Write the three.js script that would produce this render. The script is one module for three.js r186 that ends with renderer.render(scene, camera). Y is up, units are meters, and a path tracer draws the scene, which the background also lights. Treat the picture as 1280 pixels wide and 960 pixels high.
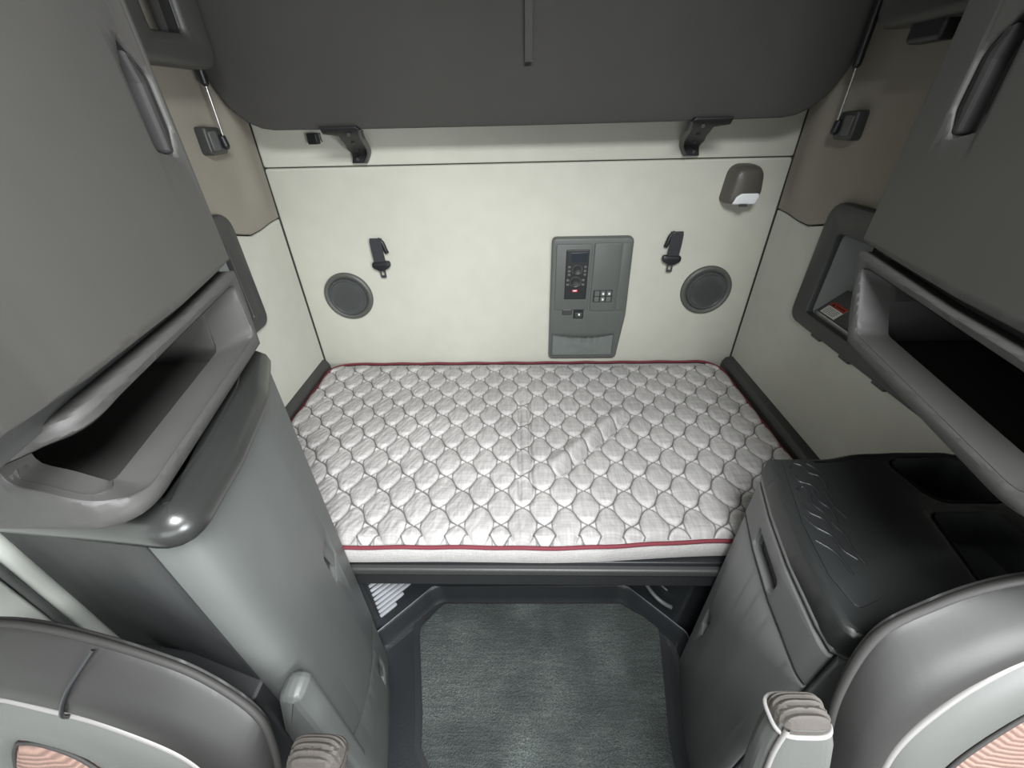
import * as THREE from 'three';
import { RoundedBoxGeometry } from 'three/addons/geometries/RoundedBoxGeometry.js';
import { mergeGeometries, mergeVertices, toCreasedNormals } from 'three/addons/utils/BufferGeometryUtils.js';
import { RectAreaLightUniformsLib } from 'three/addons/lights/RectAreaLightUniformsLib.js';
import { ImprovedNoise } from 'three/addons/math/ImprovedNoise.js';

// ---------------------------------------------------------------- camera, daylight, exposure
const scene = new THREE.Scene();
const camera = new THREE.PerspectiveCamera(86.26, 1280 / 960, 0.02, 50);
camera.position.set(-0.0047, 1.76, 1.786);
camera.rotation.order = 'YXZ';
camera.rotation.set(-0.5916, 0.0350, -0.0262);
scene.add(camera);
const renderer = new THREE.WebGLRenderer({ antialias: true });
renderer.toneMapping = THREE.LinearToneMapping;
renderer.toneMappingExposure = 1.06;
renderer.shadowMap.enabled = true;
renderer.shadowMap.type = THREE.PCFSoftShadowMap;
scene.background = new THREE.Color(0.86, 0.93, 1.0);
RectAreaLightUniformsLib.init();
// daylight of the windshield, the driver's door window and an added, unseen roof opening
function windowLight(x, y, z, tx, ty, tz, w, h, power) {
  const l = new THREE.RectAreaLight(new THREE.Color(0.97, 0.99, 1.0), power, w, h);
  l.position.set(x, y, z); l.lookAt(tx, ty, tz); scene.add(l);
}
windowLight(0, 1.4, 3.33, 0, 1.4, 0, 1.86, 0.78, 4.5);
windowLight(1.04, 1.4, 2.55, 0, 1.4, 2.55, 0.88, 0.6, 36);
windowLight(0.32, 2.55, 2.16, 0.32, 0, 2.16, 0.9, 0.66, 66);

// ---------------------------------------------------------------- small helpers
let seedState = 7;
const rnd = () => { seedState = (seedState * 1664525 + 1013904223) >>> 0; return seedState / 4294967296; };
const perlin = new ImprovedNoise();
const N2 = (x, y, s = 0) => perlin.noise(x, y, 3.7 + s);
const V = (x, y, z) => new THREE.Vector3(x, y, z);
const P2 = (x, y) => new THREE.Vector2(x, y);
const clamp = (v, a, b) => Math.min(b, Math.max(a, v));
const smooth = (a, b, v) => { const t = clamp((v - a) / (b - a), 0, 1); return t * t * (3 - 2 * t); };
const used = {};
function numbered(name) {
  const n = used[name] = (used[name] ?? -1) + 1;
  return n ? `${name}_${String(n).padStart(3, '0')}` : name;
}
const origin = new Map();
function thing(name, label, category, base, group) {
  const o = new THREE.Group(); o.name = numbered(name); o.position.set(...base);
  o.userData = { label, category }; if (group) o.userData.group = group;
  origin.set(o, V(...base)); scene.add(o); return o;
}
function structure(name, base = [0, 0, 0], label) {
  const o = new THREE.Group(); o.name = numbered(name); o.position.set(...base);
  o.userData = { kind: 'structure' }; if (label) o.userData.label = label;
  origin.set(o, V(...base)); scene.add(o); return o;
}
// geometry is given in the place's own coordinates; it is moved into its parent's frame
function part(name, geometry, material, parent, label) {
  const g = Array.isArray(geometry) ? merge(geometry) : geometry;
  const at = origin.get(parent);
  const m = new THREE.Mesh(g.clone().translate(-at.x, -at.y, -at.z), material);
  m.name = name; if (label) m.userData.label = label;
  origin.set(m, at.clone()); parent.add(m); return m;
}
function merge(list) {
  return mergeGeometries(list.map((g) => {
    let h = g.index ? g.toNonIndexed() : g.clone();
    for (const k of Object.keys(h.attributes)) if (!['position', 'normal', 'uv'].includes(k)) h.deleteAttribute(k);
    if (!h.attributes.uv) h.setAttribute('uv', new THREE.BufferAttribute(new Float32Array(h.attributes.position.count * 2), 2));
    return h;
  }));
}
function poly(points, holes = []) {
  const s = new THREE.Shape(points.map((p) => P2(...p)));
  for (const h of holes) s.holes.push(new THREE.Path(h.map((p) => P2(...p))));
  return s;
}
// corners: [x, y, radius] -> outline with rounded corners
function roundOutline(corners, seg = 6) {
  const out = [];
  const n = corners.length;
  for (let i = 0; i < n; i++) {
    const a = corners[(i + n - 1) % n], b = corners[i], c = corners[(i + 1) % n], r = b[2] ?? 0;
    if (!r) { out.push([b[0], b[1]]); continue; }
    const u = P2(a[0] - b[0], a[1] - b[1]), w = P2(c[0] - b[0], c[1] - b[1]);
    const lu = u.length(), lw = w.length(); u.normalize(); w.normalize();
    const ang = Math.acos(clamp(u.dot(w), -1, 1));
    const t = Math.min(r / Math.tan(ang / 2), lu * 0.49, lw * 0.49);
    const p = P2(b[0] + u.x * t, b[1] + u.y * t), q = P2(b[0] + w.x * t, b[1] + w.y * t);
    for (let k = 0; k <= seg; k++) {
      const s = k / seg, i0 = (1 - s) * (1 - s), i1 = 2 * s * (1 - s), i2 = s * s;
      out.push([p.x * i0 + b[0] * i1 + q.x * i2, p.y * i0 + b[1] * i1 + q.y * i2]);
    }
  }
  return out;
}
const rect = (x0, y0, x1, y1, r = 0) => roundOutline([[x0, y0, r], [x1, y0, r], [x1, y1, r], [x0, y1, r]]);
function extrude(shape, depth, bevel = 0.004, seg = 3) {
  const b = Math.min(bevel, depth * 0.49);
  const g = new THREE.ExtrudeGeometry(shape, { depth: depth - (b > 0 ? b : 0), bevelEnabled: b > 0, bevelSize: b, bevelThickness: b, bevelOffset: -b, bevelSegments: seg, curveSegments: 10 });
  return g; // front face at depth, back bevel sunk by b below zero
}
function crease(g, angle = 0.7) { return toCreasedNormals(g.index ? g.toNonIndexed() : g, angle); }
// bend a flat extrusion (s, y, d) onto a surface
function slice(g, axis, step) { // cut every triangle along the planes axis = k * step
  const p = g.attributes.position, out = [];
  const cut = (pl, v, keepAbove) => {
    const r = [];
    for (let i = 0; i < pl.length; i++) {
      const a = pl[i], b = pl[(i + 1) % pl.length], da = a[axis] - v, db = b[axis] - v, ia = keepAbove ? da >= -1e-9 : da <= 1e-9, ib = keepAbove ? db >= -1e-9 : db <= 1e-9;
      if (ia) r.push(a);
      if (ia !== ib && Math.abs(da - db) > 1e-12) { const t = da / (da - db), q = [0, 1, 2].map((k) => a[k] + (b[k] - a[k]) * t); q[axis] = v; r.push(q); }
    }
    return r;
  };
  for (let i = 0; i < p.count; i += 3) {
    let pl = [0, 1, 2].map((k) => [p.getX(i + k), p.getY(i + k), p.getZ(i + k)]);
    const lo = Math.min(...pl.map((q) => q[axis])), hi = Math.max(...pl.map((q) => q[axis]));
    for (let k = Math.floor(lo / step); k * step < hi - 1e-7 || k === Math.floor(lo / step); k++) {
      let c = pl;
      if (k * step > lo) c = cut(c, k * step, true);
      if ((k + 1) * step < hi) c = cut(c, (k + 1) * step, false);
      for (let m = 1; m + 1 < c.length; m++) out.push(...c[0], ...c[m], ...c[m + 1]);
    }
  }
  const r = new THREE.BufferGeometry(); r.setAttribute('position', new THREE.Float32BufferAttribute(out, 3)); return r;
}
function warp(g, map, edge = 0.05, angle = 0.6, edgeY = 0) {
  let h = g.index ? g.toNonIndexed() : g.clone();
  h.deleteAttribute('normal');
  if (edge) { h = slice(h, 0, edge); if (edgeY) h = slice(h, 1, edgeY); }
  const p = h.attributes.position, uv = new Float32Array(p.count * 2);
  for (let i = 0; i < p.count; i++) { uv[2 * i] = p.getX(i) + p.getZ(i); uv[2 * i + 1] = p.getY(i) + p.getZ(i); }
  h.setAttribute('uv', new THREE.BufferAttribute(uv, 2));
  h.computeBoundingBox(); const c = h.boundingBox.getCenter(V(0, 0, 0)), e = 1e-4;
  const at = (x, y, z) => V(...map(x, y, z));
  const o = at(c.x, c.y, c.z);
  const det = at(c.x + e, c.y, c.z).sub(o).cross(at(c.x, c.y + e, c.z).sub(o)).dot(at(c.x, c.y, c.z + e).sub(o));
  for (let i = 0; i < p.count; i++) { const q = map(p.getX(i), p.getY(i), p.getZ(i)); p.setXYZ(i, q[0], q[1], q[2]); }
  if (det < 0) {
    for (const a of [h.attributes.position, h.attributes.uv]) for (let i = 0; i < a.count; i += 3) {
      for (let k = 0; k < a.itemSize; k++) { const x = a.array[(i + 1) * a.itemSize + k], y = a.array[(i + 2) * a.itemSize + k]; a.array[(i + 1) * a.itemSize + k] = y; a.array[(i + 2) * a.itemSize + k] = x; }
    }
  }
  return toCreasedNormals(h, angle);
}
// surface through a list of rings of points (all rings equally long)
function skin(rings, { closed = true, capEnd = false, capStart = false, angle = 0.7, flip = false } = {}) {
  const pos = [], uv = [], n = rings[0].length, m = closed ? n : n - 1;
  const tri = (a, b, c) => { for (const q of flip ? [a, c, b] : [a, b, c]) { pos.push(q.x, q.y, q.z); uv.push(q.x + q.z * 0.7, q.y + q.z * 0.7); } };
  for (let i = 0; i + 1 < rings.length; i++) for (let j = 0; j < m; j++) {
    const k = (j + 1) % n, a = rings[i][j], b = rings[i][k], c = rings[i + 1][k], d = rings[i + 1][j];
    tri(a, b, c); tri(a, c, d);
  }
  const cap = (r, back) => { const c = r.reduce((s, q) => s.add(q), V(0, 0, 0)).multiplyScalar(1 / n); for (let j = 0; j < n; j++) { const a = r[j], b = r[(j + 1) % n]; back ? tri(c, b, a) : tri(c, a, b); } };
  if (capEnd) cap(rings[rings.length - 1], false);
  if (capStart) cap(rings[0], true);
  const g = new THREE.BufferGeometry();
  g.setAttribute('position', new THREE.Float32BufferAttribute(pos, 3)); g.setAttribute('uv', new THREE.Float32BufferAttribute(uv, 2));
  return toCreasedNormals(g, angle);
}
function tube(points, r, seg = 60, sides = 8, closed = false) {
  return new THREE.TubeGeometry(new THREE.CatmullRomCurve3(points.map((p) => (p.isVector3 ? p : V(...p))), closed, 'centripetal'), seg, r, sides, closed);
}
function capsuleBar(a, b, r, sides = 14) {
  const d = V(...b).sub(V(...a)), L = d.length();
  const g = new THREE.CapsuleGeometry(r, Math.max(L - 2 * r, 0.0005), 5, sides);
  g.applyQuaternion(new THREE.Quaternion().setFromUnitVectors(V(0, 1, 0), d.normalize()));
  return g.translate((a[0] + b[0]) / 2, (a[1] + b[1]) / 2, (a[2] + b[2]) / 2);
}
function rod(a, b, r, sides = 16) {
  const d = V(...b).sub(V(...a)), L = d.length();
  const g = new THREE.CylinderGeometry(r, r, L, sides);
  g.applyQuaternion(new THREE.Quaternion().setFromUnitVectors(V(0, 1, 0), d.normalize()));
  return g.translate((a[0] + b[0]) / 2, (a[1] + b[1]) / 2, (a[2] + b[2]) / 2);
}
const box = (x0, y0, z0, x1, y1, z1, r = 0.004) => new RoundedBoxGeometry(x1 - x0, y1 - y0, z1 - z0, 3, Math.min(r, (x1 - x0) / 2.01, (y1 - y0) / 2.01, (z1 - z0) / 2.01)).translate((x0 + x1) / 2, (y0 + y1) / 2, (z0 + z1) / 2);
function resample(points, n, closed = true) {
  const L = [0], p = closed ? [...points, points[0]] : points;
  for (let i = 1; i < p.length; i++) L.push(L[i - 1] + Math.hypot(p[i][0] - p[i - 1][0], p[i][1] - p[i - 1][1]));
  const T = L[L.length - 1], out = [];
  for (let k = 0, i = 1; k < n; k++) {
    const t = T * k / (closed ? n : n - 1);
    while (i < L.length - 1 && L[i] < t) i++;
    const f = (t - L[i - 1]) / Math.max(L[i] - L[i - 1], 1e-9);
    out.push([p[i - 1][0] + (p[i][0] - p[i - 1][0]) * f, p[i - 1][1] + (p[i][1] - p[i - 1][1]) * f]);
  }
  return out;
}
// plan curve: points [x, z]; returns map(s, y, d), d towards `side` (+1 or -1 in x at the start)
function plan(corners, side) {
  const pts = []; const n = corners.length;
  for (let i = 0; i < n; i++) {
    const r = corners[i][2];
    if (!r || i === 0 || i === n - 1) { pts.push([corners[i][0], corners[i][1]]); continue; }
    const seg = roundOutline([corners[i - 1].slice(0, 2), corners[i], corners[i + 1].slice(0, 2)], 12);
    pts.push(...seg.filter((q) => !(q[0] === corners[i - 1][0] && q[1] === corners[i - 1][1]) && !(q[0] === corners[i + 1][0] && q[1] === corners[i + 1][1])));
  }
  const fine = resample(pts, 1600, false); let L = 0; const S = [0];
  for (let i = 1; i < fine.length; i++) { L += Math.hypot(fine[i][0] - fine[i - 1][0], fine[i][1] - fine[i - 1][1]); S.push(L); }
  const dir = (i) => { const a = fine[Math.max(i - 6, 0)], b = fine[Math.min(i + 6, fine.length - 1)]; const l = Math.hypot(b[0] - a[0], b[1] - a[1]); return [(b[0] - a[0]) / l, (b[1] - a[1]) / l]; };
  const map = (s, y, d) => {
    const f = clamp(s / L, 0, 1) * (fine.length - 1), i = Math.min(Math.floor(f), fine.length - 2), t = f - i;
    const x = fine[i][0] + (fine[i + 1][0] - fine[i][0]) * t, z = fine[i][1] + (fine[i + 1][1] - fine[i][1]) * t;
    const u = dir(i), w = dir(i + 1), dx = u[0] + (w[0] - u[0]) * t, dz = u[1] + (w[1] - u[1]) * t;
    const ex = s < 0 ? s : s > L ? s - L : 0;
    return [x + dx * ex + side * dz * d, y, z + dz * ex - side * dx * d];
  };
  map.length_ = L; map.side = side; map.fine = fine;
  return map;
}
// closed solid under a plan curve back to the side wall
function planSolid(map, s0, s1, inset, y0, y1, xWall, bevel = 0.003) {
  const pts = [];
  for (let i = 0; i <= 60; i++) { const q = map(s0 + (s1 - s0) * i / 60, 0, -inset); pts.push([q[0], q[2]]); }
  const xn = Math.sign(xWall) * 0.955, zn = pts[pts.length - 1][1];
  if (zn > 1.31) pts.push([xn, zn], [xn, 1.31], [xWall, 1.31], [xWall, pts[0][1]]); else pts.push([xWall, zn], [xWall, pts[0][1]]);
  const g = extrude(poly(pts), y1 - y0, bevel);
  return warp(g, (x, z, d) => [x, y0 + d, z], 0, 0.6);
}

// ---------------------------------------------------------------- textures and materials
function dataTexture(w, h, fn, srgb = false, repeat = [1, 1]) {
  const d = new Uint8Array(w * h * 4);
  for (let j = 0; j < h; j++) for (let i = 0; i < w; i++) {
    const c = fn(i / w, j / h), k = (j * w + i) * 4;
    const a = Array.isArray(c) ? c : [c, c, c];
    for (let q = 0; q < 3; q++) d[k + q] = clamp(Math.round(a[q] * 255), 0, 255);
    d[k + 3] = 255;
  }
  const t = new THREE.DataTexture(d, w, h, THREE.RGBAFormat);
  t.wrapS = t.wrapT = THREE.RepeatWrapping; t.magFilter = THREE.LinearFilter; t.minFilter = THREE.LinearMipmapLinearFilter; t.generateMipmaps = true;
  t.repeat.set(...repeat); if (srgb) t.colorSpace = THREE.SRGBColorSpace; t.needsUpdate = true; return t;
}
// seamless value noise on a torus
function tileNoise(nx, ny, seed) {
  const g = []; let s = seed; for (let i = 0; i < nx * ny; i++) { s = (s * 1664525 + 1013904223) >>> 0; g.push(s / 4294967296); }
  return (u, v) => {
    const x = u * nx, y = v * ny, i = Math.floor(x), j = Math.floor(y), a = smooth(0, 1, x - i), b = smooth(0, 1, y - j);
    const q = (m, n) => g[(((n % ny) + ny) % ny) * nx + (((m % nx) + nx) % nx)];
    return (q(i, j) * (1 - a) + q(i + 1, j) * a) * (1 - b) + (q(i, j + 1) * (1 - a) + q(i + 1, j + 1) * a) * b;
  };
}
const n1 = tileNoise(90, 90, 11), n2 = tileNoise(200, 200, 12), n3 = tileNoise(24, 24, 13), n4 = tileNoise(6, 6, 14);
const grainMap = dataTexture(512, 512, (u, v) => 0.5 * n1(u, v) + 0.5 * n2(u, v), false, [3.2, 3.2]);
const weave = tileNoise(256, 64, 21), weave2 = tileNoise(64, 256, 22);
const clothMap = dataTexture(512, 512, (u, v) => 0.4 * weave(u, v) + 0.4 * weave2(u, v) + 0.2 * n3(u, v), false, [3, 3]);
const toneMap = dataTexture(256, 256, (u, v) => { const t = 0.955 + 0.02 * n3(u, v) + 0.02 * n4(u, v); return [t, t, t]; }, true, [0.9, 0.9]);
const plastic = (r, g, b, rough = 0.55, bump = 0.00006) => new THREE.MeshStandardMaterial({ color: new THREE.Color().setRGB(r, g, b), roughness: rough, bumpMap: grainMap, bumpScale: bump, map: toneMap });
const cloth = (r, g, b, bump = 0.0001) => new THREE.MeshStandardMaterial({ color: new THREE.Color().setRGB(r, g, b), roughness: 0.95, bumpMap: clothMap, bumpScale: bump, map: toneMap });
const M = {
  wall: cloth(0.53, 0.53, 0.46),
  wallSide: cloth(0.53, 0.53, 0.47),
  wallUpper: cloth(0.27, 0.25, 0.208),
  bunk: cloth(0.05, 0.048, 0.044),
  upperCabinet: plastic(0.052, 0.05, 0.047, 0.6),
  frameGrey: plastic(0.046, 0.045, 0.043, 0.6),
  lowerCabinet: plastic(0.082, 0.088, 0.085, 0.5),
  rightCabinetLit: plastic(0.16, 0.163, 0.163, 0.5),  // lowerCabinet plastic painted lighter to make up for missing light
  darkPlastic: plastic(0.045, 0.046, 0.045, 0.42),
  pillar: plastic(0.58, 0.6, 0.56, 0.6),
  midPlastic: plastic(0.095, 0.1, 0.096, 0.5),
  blackPlastic: plastic(0.014, 0.015, 0.017, 0.4),
  cavity: plastic(0.02, 0.021, 0.022, 0.6),
  bezel: plastic(0.1, 0.108, 0.1, 0.5),
  display: new THREE.MeshPhysicalMaterial({ color: new THREE.Color().setRGB(0.03, 0.035, 0.045), roughness: 0.15, clearcoat: 0.4 }),
  rubber: plastic(0.013, 0.015, 0.017, 0.36, 0.0004),
  seam: new THREE.MeshStandardMaterial({ color: new THREE.Color().setRGB(0.06, 0.058, 0.05), roughness: 0.9 }),
  chrome: new THREE.MeshStandardMaterial({ color: new THREE.Color().setRGB(0.5, 0.5, 0.49), roughness: 0.3, metalness: 1 }),
  steel: new THREE.MeshStandardMaterial({ color: new THREE.Color().setRGB(0.6, 0.6, 0.6), roughness: 0.35, metalness: 1 }),
  lens: new THREE.MeshPhysicalMaterial({ color: new THREE.Color().setRGB(0.85, 0.87, 0.88), roughness: 0.3, clearcoat: 0.6 }),
  whitePaint: new THREE.MeshStandardMaterial({ color: new THREE.Color().setRGB(0.75, 0.76, 0.76), roughness: 0.5 }),
  redPaint: new THREE.MeshStandardMaterial({ color: new THREE.Color().setRGB(0.6, 0.05, 0.05), roughness: 0.5 }),
  piping: new THREE.MeshStandardMaterial({ color: new THREE.Color().setRGB(0.14, 0.02, 0.03), roughness: 0.8 }),
  leather: new THREE.MeshPhysicalMaterial({ color: new THREE.Color().setRGB(0.014, 0.0135, 0.013), roughness: 0.5, bumpMap: grainMap, bumpScale: 0.00008 }),
  leatherPale: new THREE.MeshPhysicalMaterial({ color: new THREE.Color().setRGB(0.072, 0.075, 0.071), roughness: 0.5, bumpMap: grainMap, bumpScale: 0.00008 }),
  seatPiping: new THREE.MeshStandardMaterial({ color: new THREE.Color().setRGB(0.17, 0.165, 0.16), roughness: 0.4 }),
  glass: new THREE.MeshPhysicalMaterial({ color: 0xffffff, roughness: 0.02, transmission: 1, thickness: 0 }),
  darkGlass: new THREE.MeshPhysicalMaterial({ color: new THREE.Color().setRGB(0.012, 0.014, 0.016), roughness: 0.08, clearcoat: 0.6 }),
  outer: plastic(0.12, 0.12, 0.115, 0.8),
  headliner: cloth(0.2, 0.2, 0.19),
};
const ribTex = dataTexture(256, 256, (u, v) => { const t = 0.5 + 0.5 * Math.sin(v * Math.PI * 2 * 16 + 0.5 * Math.sin(u * Math.PI * 4)); const c = 0.75 * t + 0.25 * n1(u, v); return [0.58 + 0.24 * c, 0.47 + 0.21 * c, 0.43 + 0.2 * c]; }, true, [10, 10]);
const ribBump = dataTexture(256, 256, (u, v) => 0.5 + 0.5 * Math.sin(v * Math.PI * 2 * 16 + 0.5 * Math.sin(u * Math.PI * 4)), false, [10, 10]);
M.insert = new THREE.MeshStandardMaterial({ color: new THREE.Color().setRGB(0.36, 0.35, 0.34), map: ribTex, bumpMap: ribBump, bumpScale: 0.0015, roughness: 0.9 });
M.ribbed = new THREE.MeshStandardMaterial({ color: new THREE.Color().setRGB(0.036, 0.031, 0.027), roughness: 0.75, bumpMap: clothMap, bumpScale: 0.0006 });

// floor carpet insert: short pile, brushed across, with scuffs
const streak = tileNoise(20, 220, 31), pile = tileNoise(420, 420, 32), blot = tileNoise(9, 9, 33), blot2 = tileNoise(22, 30, 34);
const carpetTone = (u, v) => clamp(0.36 + 0.16 * (streak(u, v) - 0.4) * (0.4 + blot2(u, v)) + 0.34 * (pile(u, v) - 0.5) * (0.5 + blot(u, v)) + 0.26 * (blot(u, v) - 0.5) + 0.10 * (blot2(u, v) - 0.5) - 0.35 * smooth(0.90, 0.97, streak(u, v)) * smooth(0.5, 0.8, blot2(u, v)), 0, 1);
const carpetMap = dataTexture(1024, 1024, (u, v) => { const t = carpetTone(u, v); return [0.13 + 0.36 * t, 0.15 + 0.38 * t, 0.15 + 0.37 * t]; }, true);
const carpetBump = dataTexture(1024, 1024, (u, v) => 0.2 * streak(u, v) + 0.8 * pile(u, v), false);
M.carpet = new THREE.MeshStandardMaterial({ color: new THREE.Color().setRGB(0.72, 0.71, 0.69), map: carpetMap, bumpMap: carpetBump, bumpScale: 0.004, roughness: 0.95 });

// mattress ticking: pale cloth printed with a grey plaid, fine slubs both ways
const slubA = tileNoise(30, 500, 41), slubB = tileNoise(500, 30, 42), blotM = tileNoise(14, 8, 43);
const tickingBump = dataTexture(1024, 1024, (u, v) => 0.5 * slubA(u, v) + 0.5 * slubB(u, v), false, [2, 1]);
const bandMap = dataTexture(1024, 256, (u, v) => { const t = 0.84 + 0.14 * (tileBand(u, v) - 0.5); return [t, t * 0.985, t * 0.975]; }, true, [1, 4]);
function tileBand(u, v) { return 0.6 * slubA((u * 1) % 1, v) + 0.4 * slubB(u, v); }
M.band = new THREE.MeshStandardMaterial({ color: new THREE.Color().setRGB(0.62, 0.62, 0.62), map: bandMap, bumpMap: tickingBump, bumpScale: 0.0008, roughness: 0.9 });

M.bezel2 = plastic(0.24, 0.255, 0.24, 0.45);
M.handleGrey = plastic(0.045, 0.044, 0.042, 0.5);
M.strap = cloth(0.06, 0.06, 0.055, 0.001);
M.bezel3 = plastic(0.085, 0.088, 0.08, 0.5);
M.strap2 = cloth(0.035, 0.036, 0.04, 0.0015);
M.darkSteel = new THREE.MeshStandardMaterial({ color: new THREE.Color().setRGB(0.12, 0.12, 0.125), roughness: 0.4, metalness: 0.8 });
M.lampHousing = plastic(0.085, 0.078, 0.066, 0.45);
M.pocket = cloth(0.15, 0.165, 0.155, 0.0005);

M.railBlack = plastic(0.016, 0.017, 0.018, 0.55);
M.slat = plastic(0.3, 0.31, 0.33, 0.45);
M.lipHighlight = plastic(0.09, 0.1, 0.11, 0.3);  // highlight along the mat lip, put into a paler grey
M.iron = plastic(0.008, 0.008, 0.009, 0.55);
M.gripGrey = plastic(0.018, 0.0175, 0.017, 0.7);
M.gloss = plastic(0.02, 0.021, 0.02, 0.28);
M.worktop = plastic(0.018, 0.0195, 0.0195, 0.42);
M.welt = plastic(0.02, 0.019, 0.018, 0.7);

// ---------------------------------------------------------------- the cab: floor, walls, ceiling, windows
const W = 1.02;
{
  const f = structure('floor'); part('slab', box(-1.2, -0.08, -0.1, 1.2, -0.02, 3.5, 0.01), M.rubber, f);
  const c = structure('ceiling'); part('headliner', warp(extrude(poly([[-1.2, -0.1], [1.2, -0.1], [1.2, 3.5], [-1.2, 3.5]], [[[-0.14, 1.82], [-0.14, 2.5], [0.78, 2.5], [0.78, 1.82]]]), 0.06, 0.003), (x, z, d) => [x, 2.63 + d, z], 0), M.headliner, c);
  const back = structure('wall_back');
  part('backing', box(-1.2, -0.02, -0.09, 1.2, 2.63, -0.016, 0.002), M.seam, back);
  const id = (x, y, d) => [x, y, d];
  part('upholstery_panel', warp(extrude(poly(rect(-W + 0.0015, 0.3, W - 0.0015, 1.584, 0.01)), 0.02, 0.007, 4).translate(0, 0, -0.02), id, 0), M.wall, back);
  part('upholstery_panel', warp(extrude(poly(rect(-W + 0.0015, 1.588, W - 0.0015, 2.62, 0.01)), 0.02, 0.007, 4).translate(0, 0, -0.02), id, 0), M.wall, back);
  for (const side of [-1, 1]) {
    const wall = structure(side < 0 ? 'wall_left' : 'wall_right');
    const map = (z, y, d) => [side * (W + 0.02 - d), y, z];
    part('backing', box(side < 0 ? -1.22 : 1.145, -0.02, -0.09, side < 0 ? -1.145 : 1.22, 2.63, 1.52, 0.002), M.seam, wall);
    // lower panel: its top seam dips before it meets the window surround
    const low = [[0.003, 0.3], [1.5, 0.3], [1.5, 1.44], [0.60, 1.45], [0.40, 1.435], [0.29, 1.402], [0.22, 1.383], [0.15, 1.385], [0.07, 1.395], [0.003, 1.398]];
    const up = [[0.003, 1.403], [0.07, 1.400], [0.15, 1.390], [0.22, 1.388], [0.29, 1.407], [0.40, 1.441], [0.60, 1.455], [1.5, 1.445], [1.5, 2.62], [0.003, 2.62]];
    const hole = rect(0.395, 1.125, 1.0, 1.425, 0.03).reverse();
    const holeLow = [[0.395, 1.125], [0.395, 1.412], [0.98, 1.412], [0.98, 1.125]];
    part('upholstery_panel', warp(extrude(poly(low, [holeLow]), 0.02, 0.006, 4), map, 0), M.wallSide, wall);
    part('upholstery_panel', warp(extrude(poly(up), 0.022, 0.008, 4), (z, y, d) => [side * (W + 0.02 - d - 0.014 * Math.exp(-((z - 0.1) ** 2) / 0.004) * smooth(1.41, 1.5, y) * (d > 0.01 ? 1 : 0)), y, z], 0.02, 0.6, 0.05), M.wallUpper, wall);
    // front part of the side wall with its door window opening
    part('door_panel', warp(extrude(poly([[1.5, -0.02], [3.45, -0.02], [3.45, 2.62], [1.5, 2.62]], [[[2.1, 1.08], [2.1, 1.72], [3.0, 1.72], [3.0, 1.08]]]), 0.06, 0.004), (z, y, d) => [side * (1.14 - d), y, z], 0), M.outer, wall);
    // door pillar trim with a padded bead, a groove and the panel behind it
    const px = side * 0.98;
    part('pillar_bead', capsuleBar([px, 0.0, 1.342], [px, 2.6, 1.342], 0.017), M.pillar, wall, 'pale padded bead down the door pillar');
    part('pillar_groove', capsuleBar([px, 0.0, 1.367], [px, 2.6, 1.367], 0.007), M.midPlastic, wall);
    part('pillar_panel', box(Math.min(px, side * 1.12), 0.0, 1.374, Math.max(px, side * 1.12), 2.6, 2.0, 0.008), M.pillar, wall);
  }
  for (const side of [-1, 1]) {
    const tr = structure('trim_' + (side < 0 ? 1 : 2), [0, 0, 0], 'dark trim strip along the wall beside the mattress');
    const inner = side < 0 ? 0.990 : 0.975;
    part('strip', warp(extrude(poly(roundOutline([[inner, 0.596, 0], [W, 0.596, 0], [W, 0.728, 0], [inner + 0.012, 0.722, 0.008], [inner, 0.70, 0.006]])), 1.03, 0.003), (x, y, d) => [side * x, y, 0.02 + d], 0), M.darkPlastic, tr);
  }
  const front = structure('wall_front');
  part('front_panel', warp(extrude(poly([[-1.2, -0.02], [1.2, -0.02], [1.2, 2.62], [-1.2, 2.62]], [[[-0.95, 1.0], [-0.95, 1.8], [0.95, 1.8], [0.95, 1.0]]]), 0.06, 0.004), (x, y, d) => [x, y, 3.42 - d], 0), M.outer, front);
  const w1 = structure('window_1'); part('glass', box(-0.97, 0.98, 3.4, 0.97, 1.82, 3.405, 0.001), M.glass, w1);
  const addedHatch = structure('added_window_6'); part('glass', box(-0.16, 2.66, 1.8, 0.8, 2.666, 2.52, 0.001), M.glass, addedHatch);  // unseen roof opening, added to carry the main overhead light
  for (const side of [-1, 1]) { const w = structure(side < 0 ? 'window_2' : 'window_3'); part('glass', box(side < 0 ? -1.112 : 1.107, 1.07, 2.09, side < 0 ? -1.107 : 1.112, 1.73, 3.01, 0.001), M.glass, w); }
}

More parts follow.
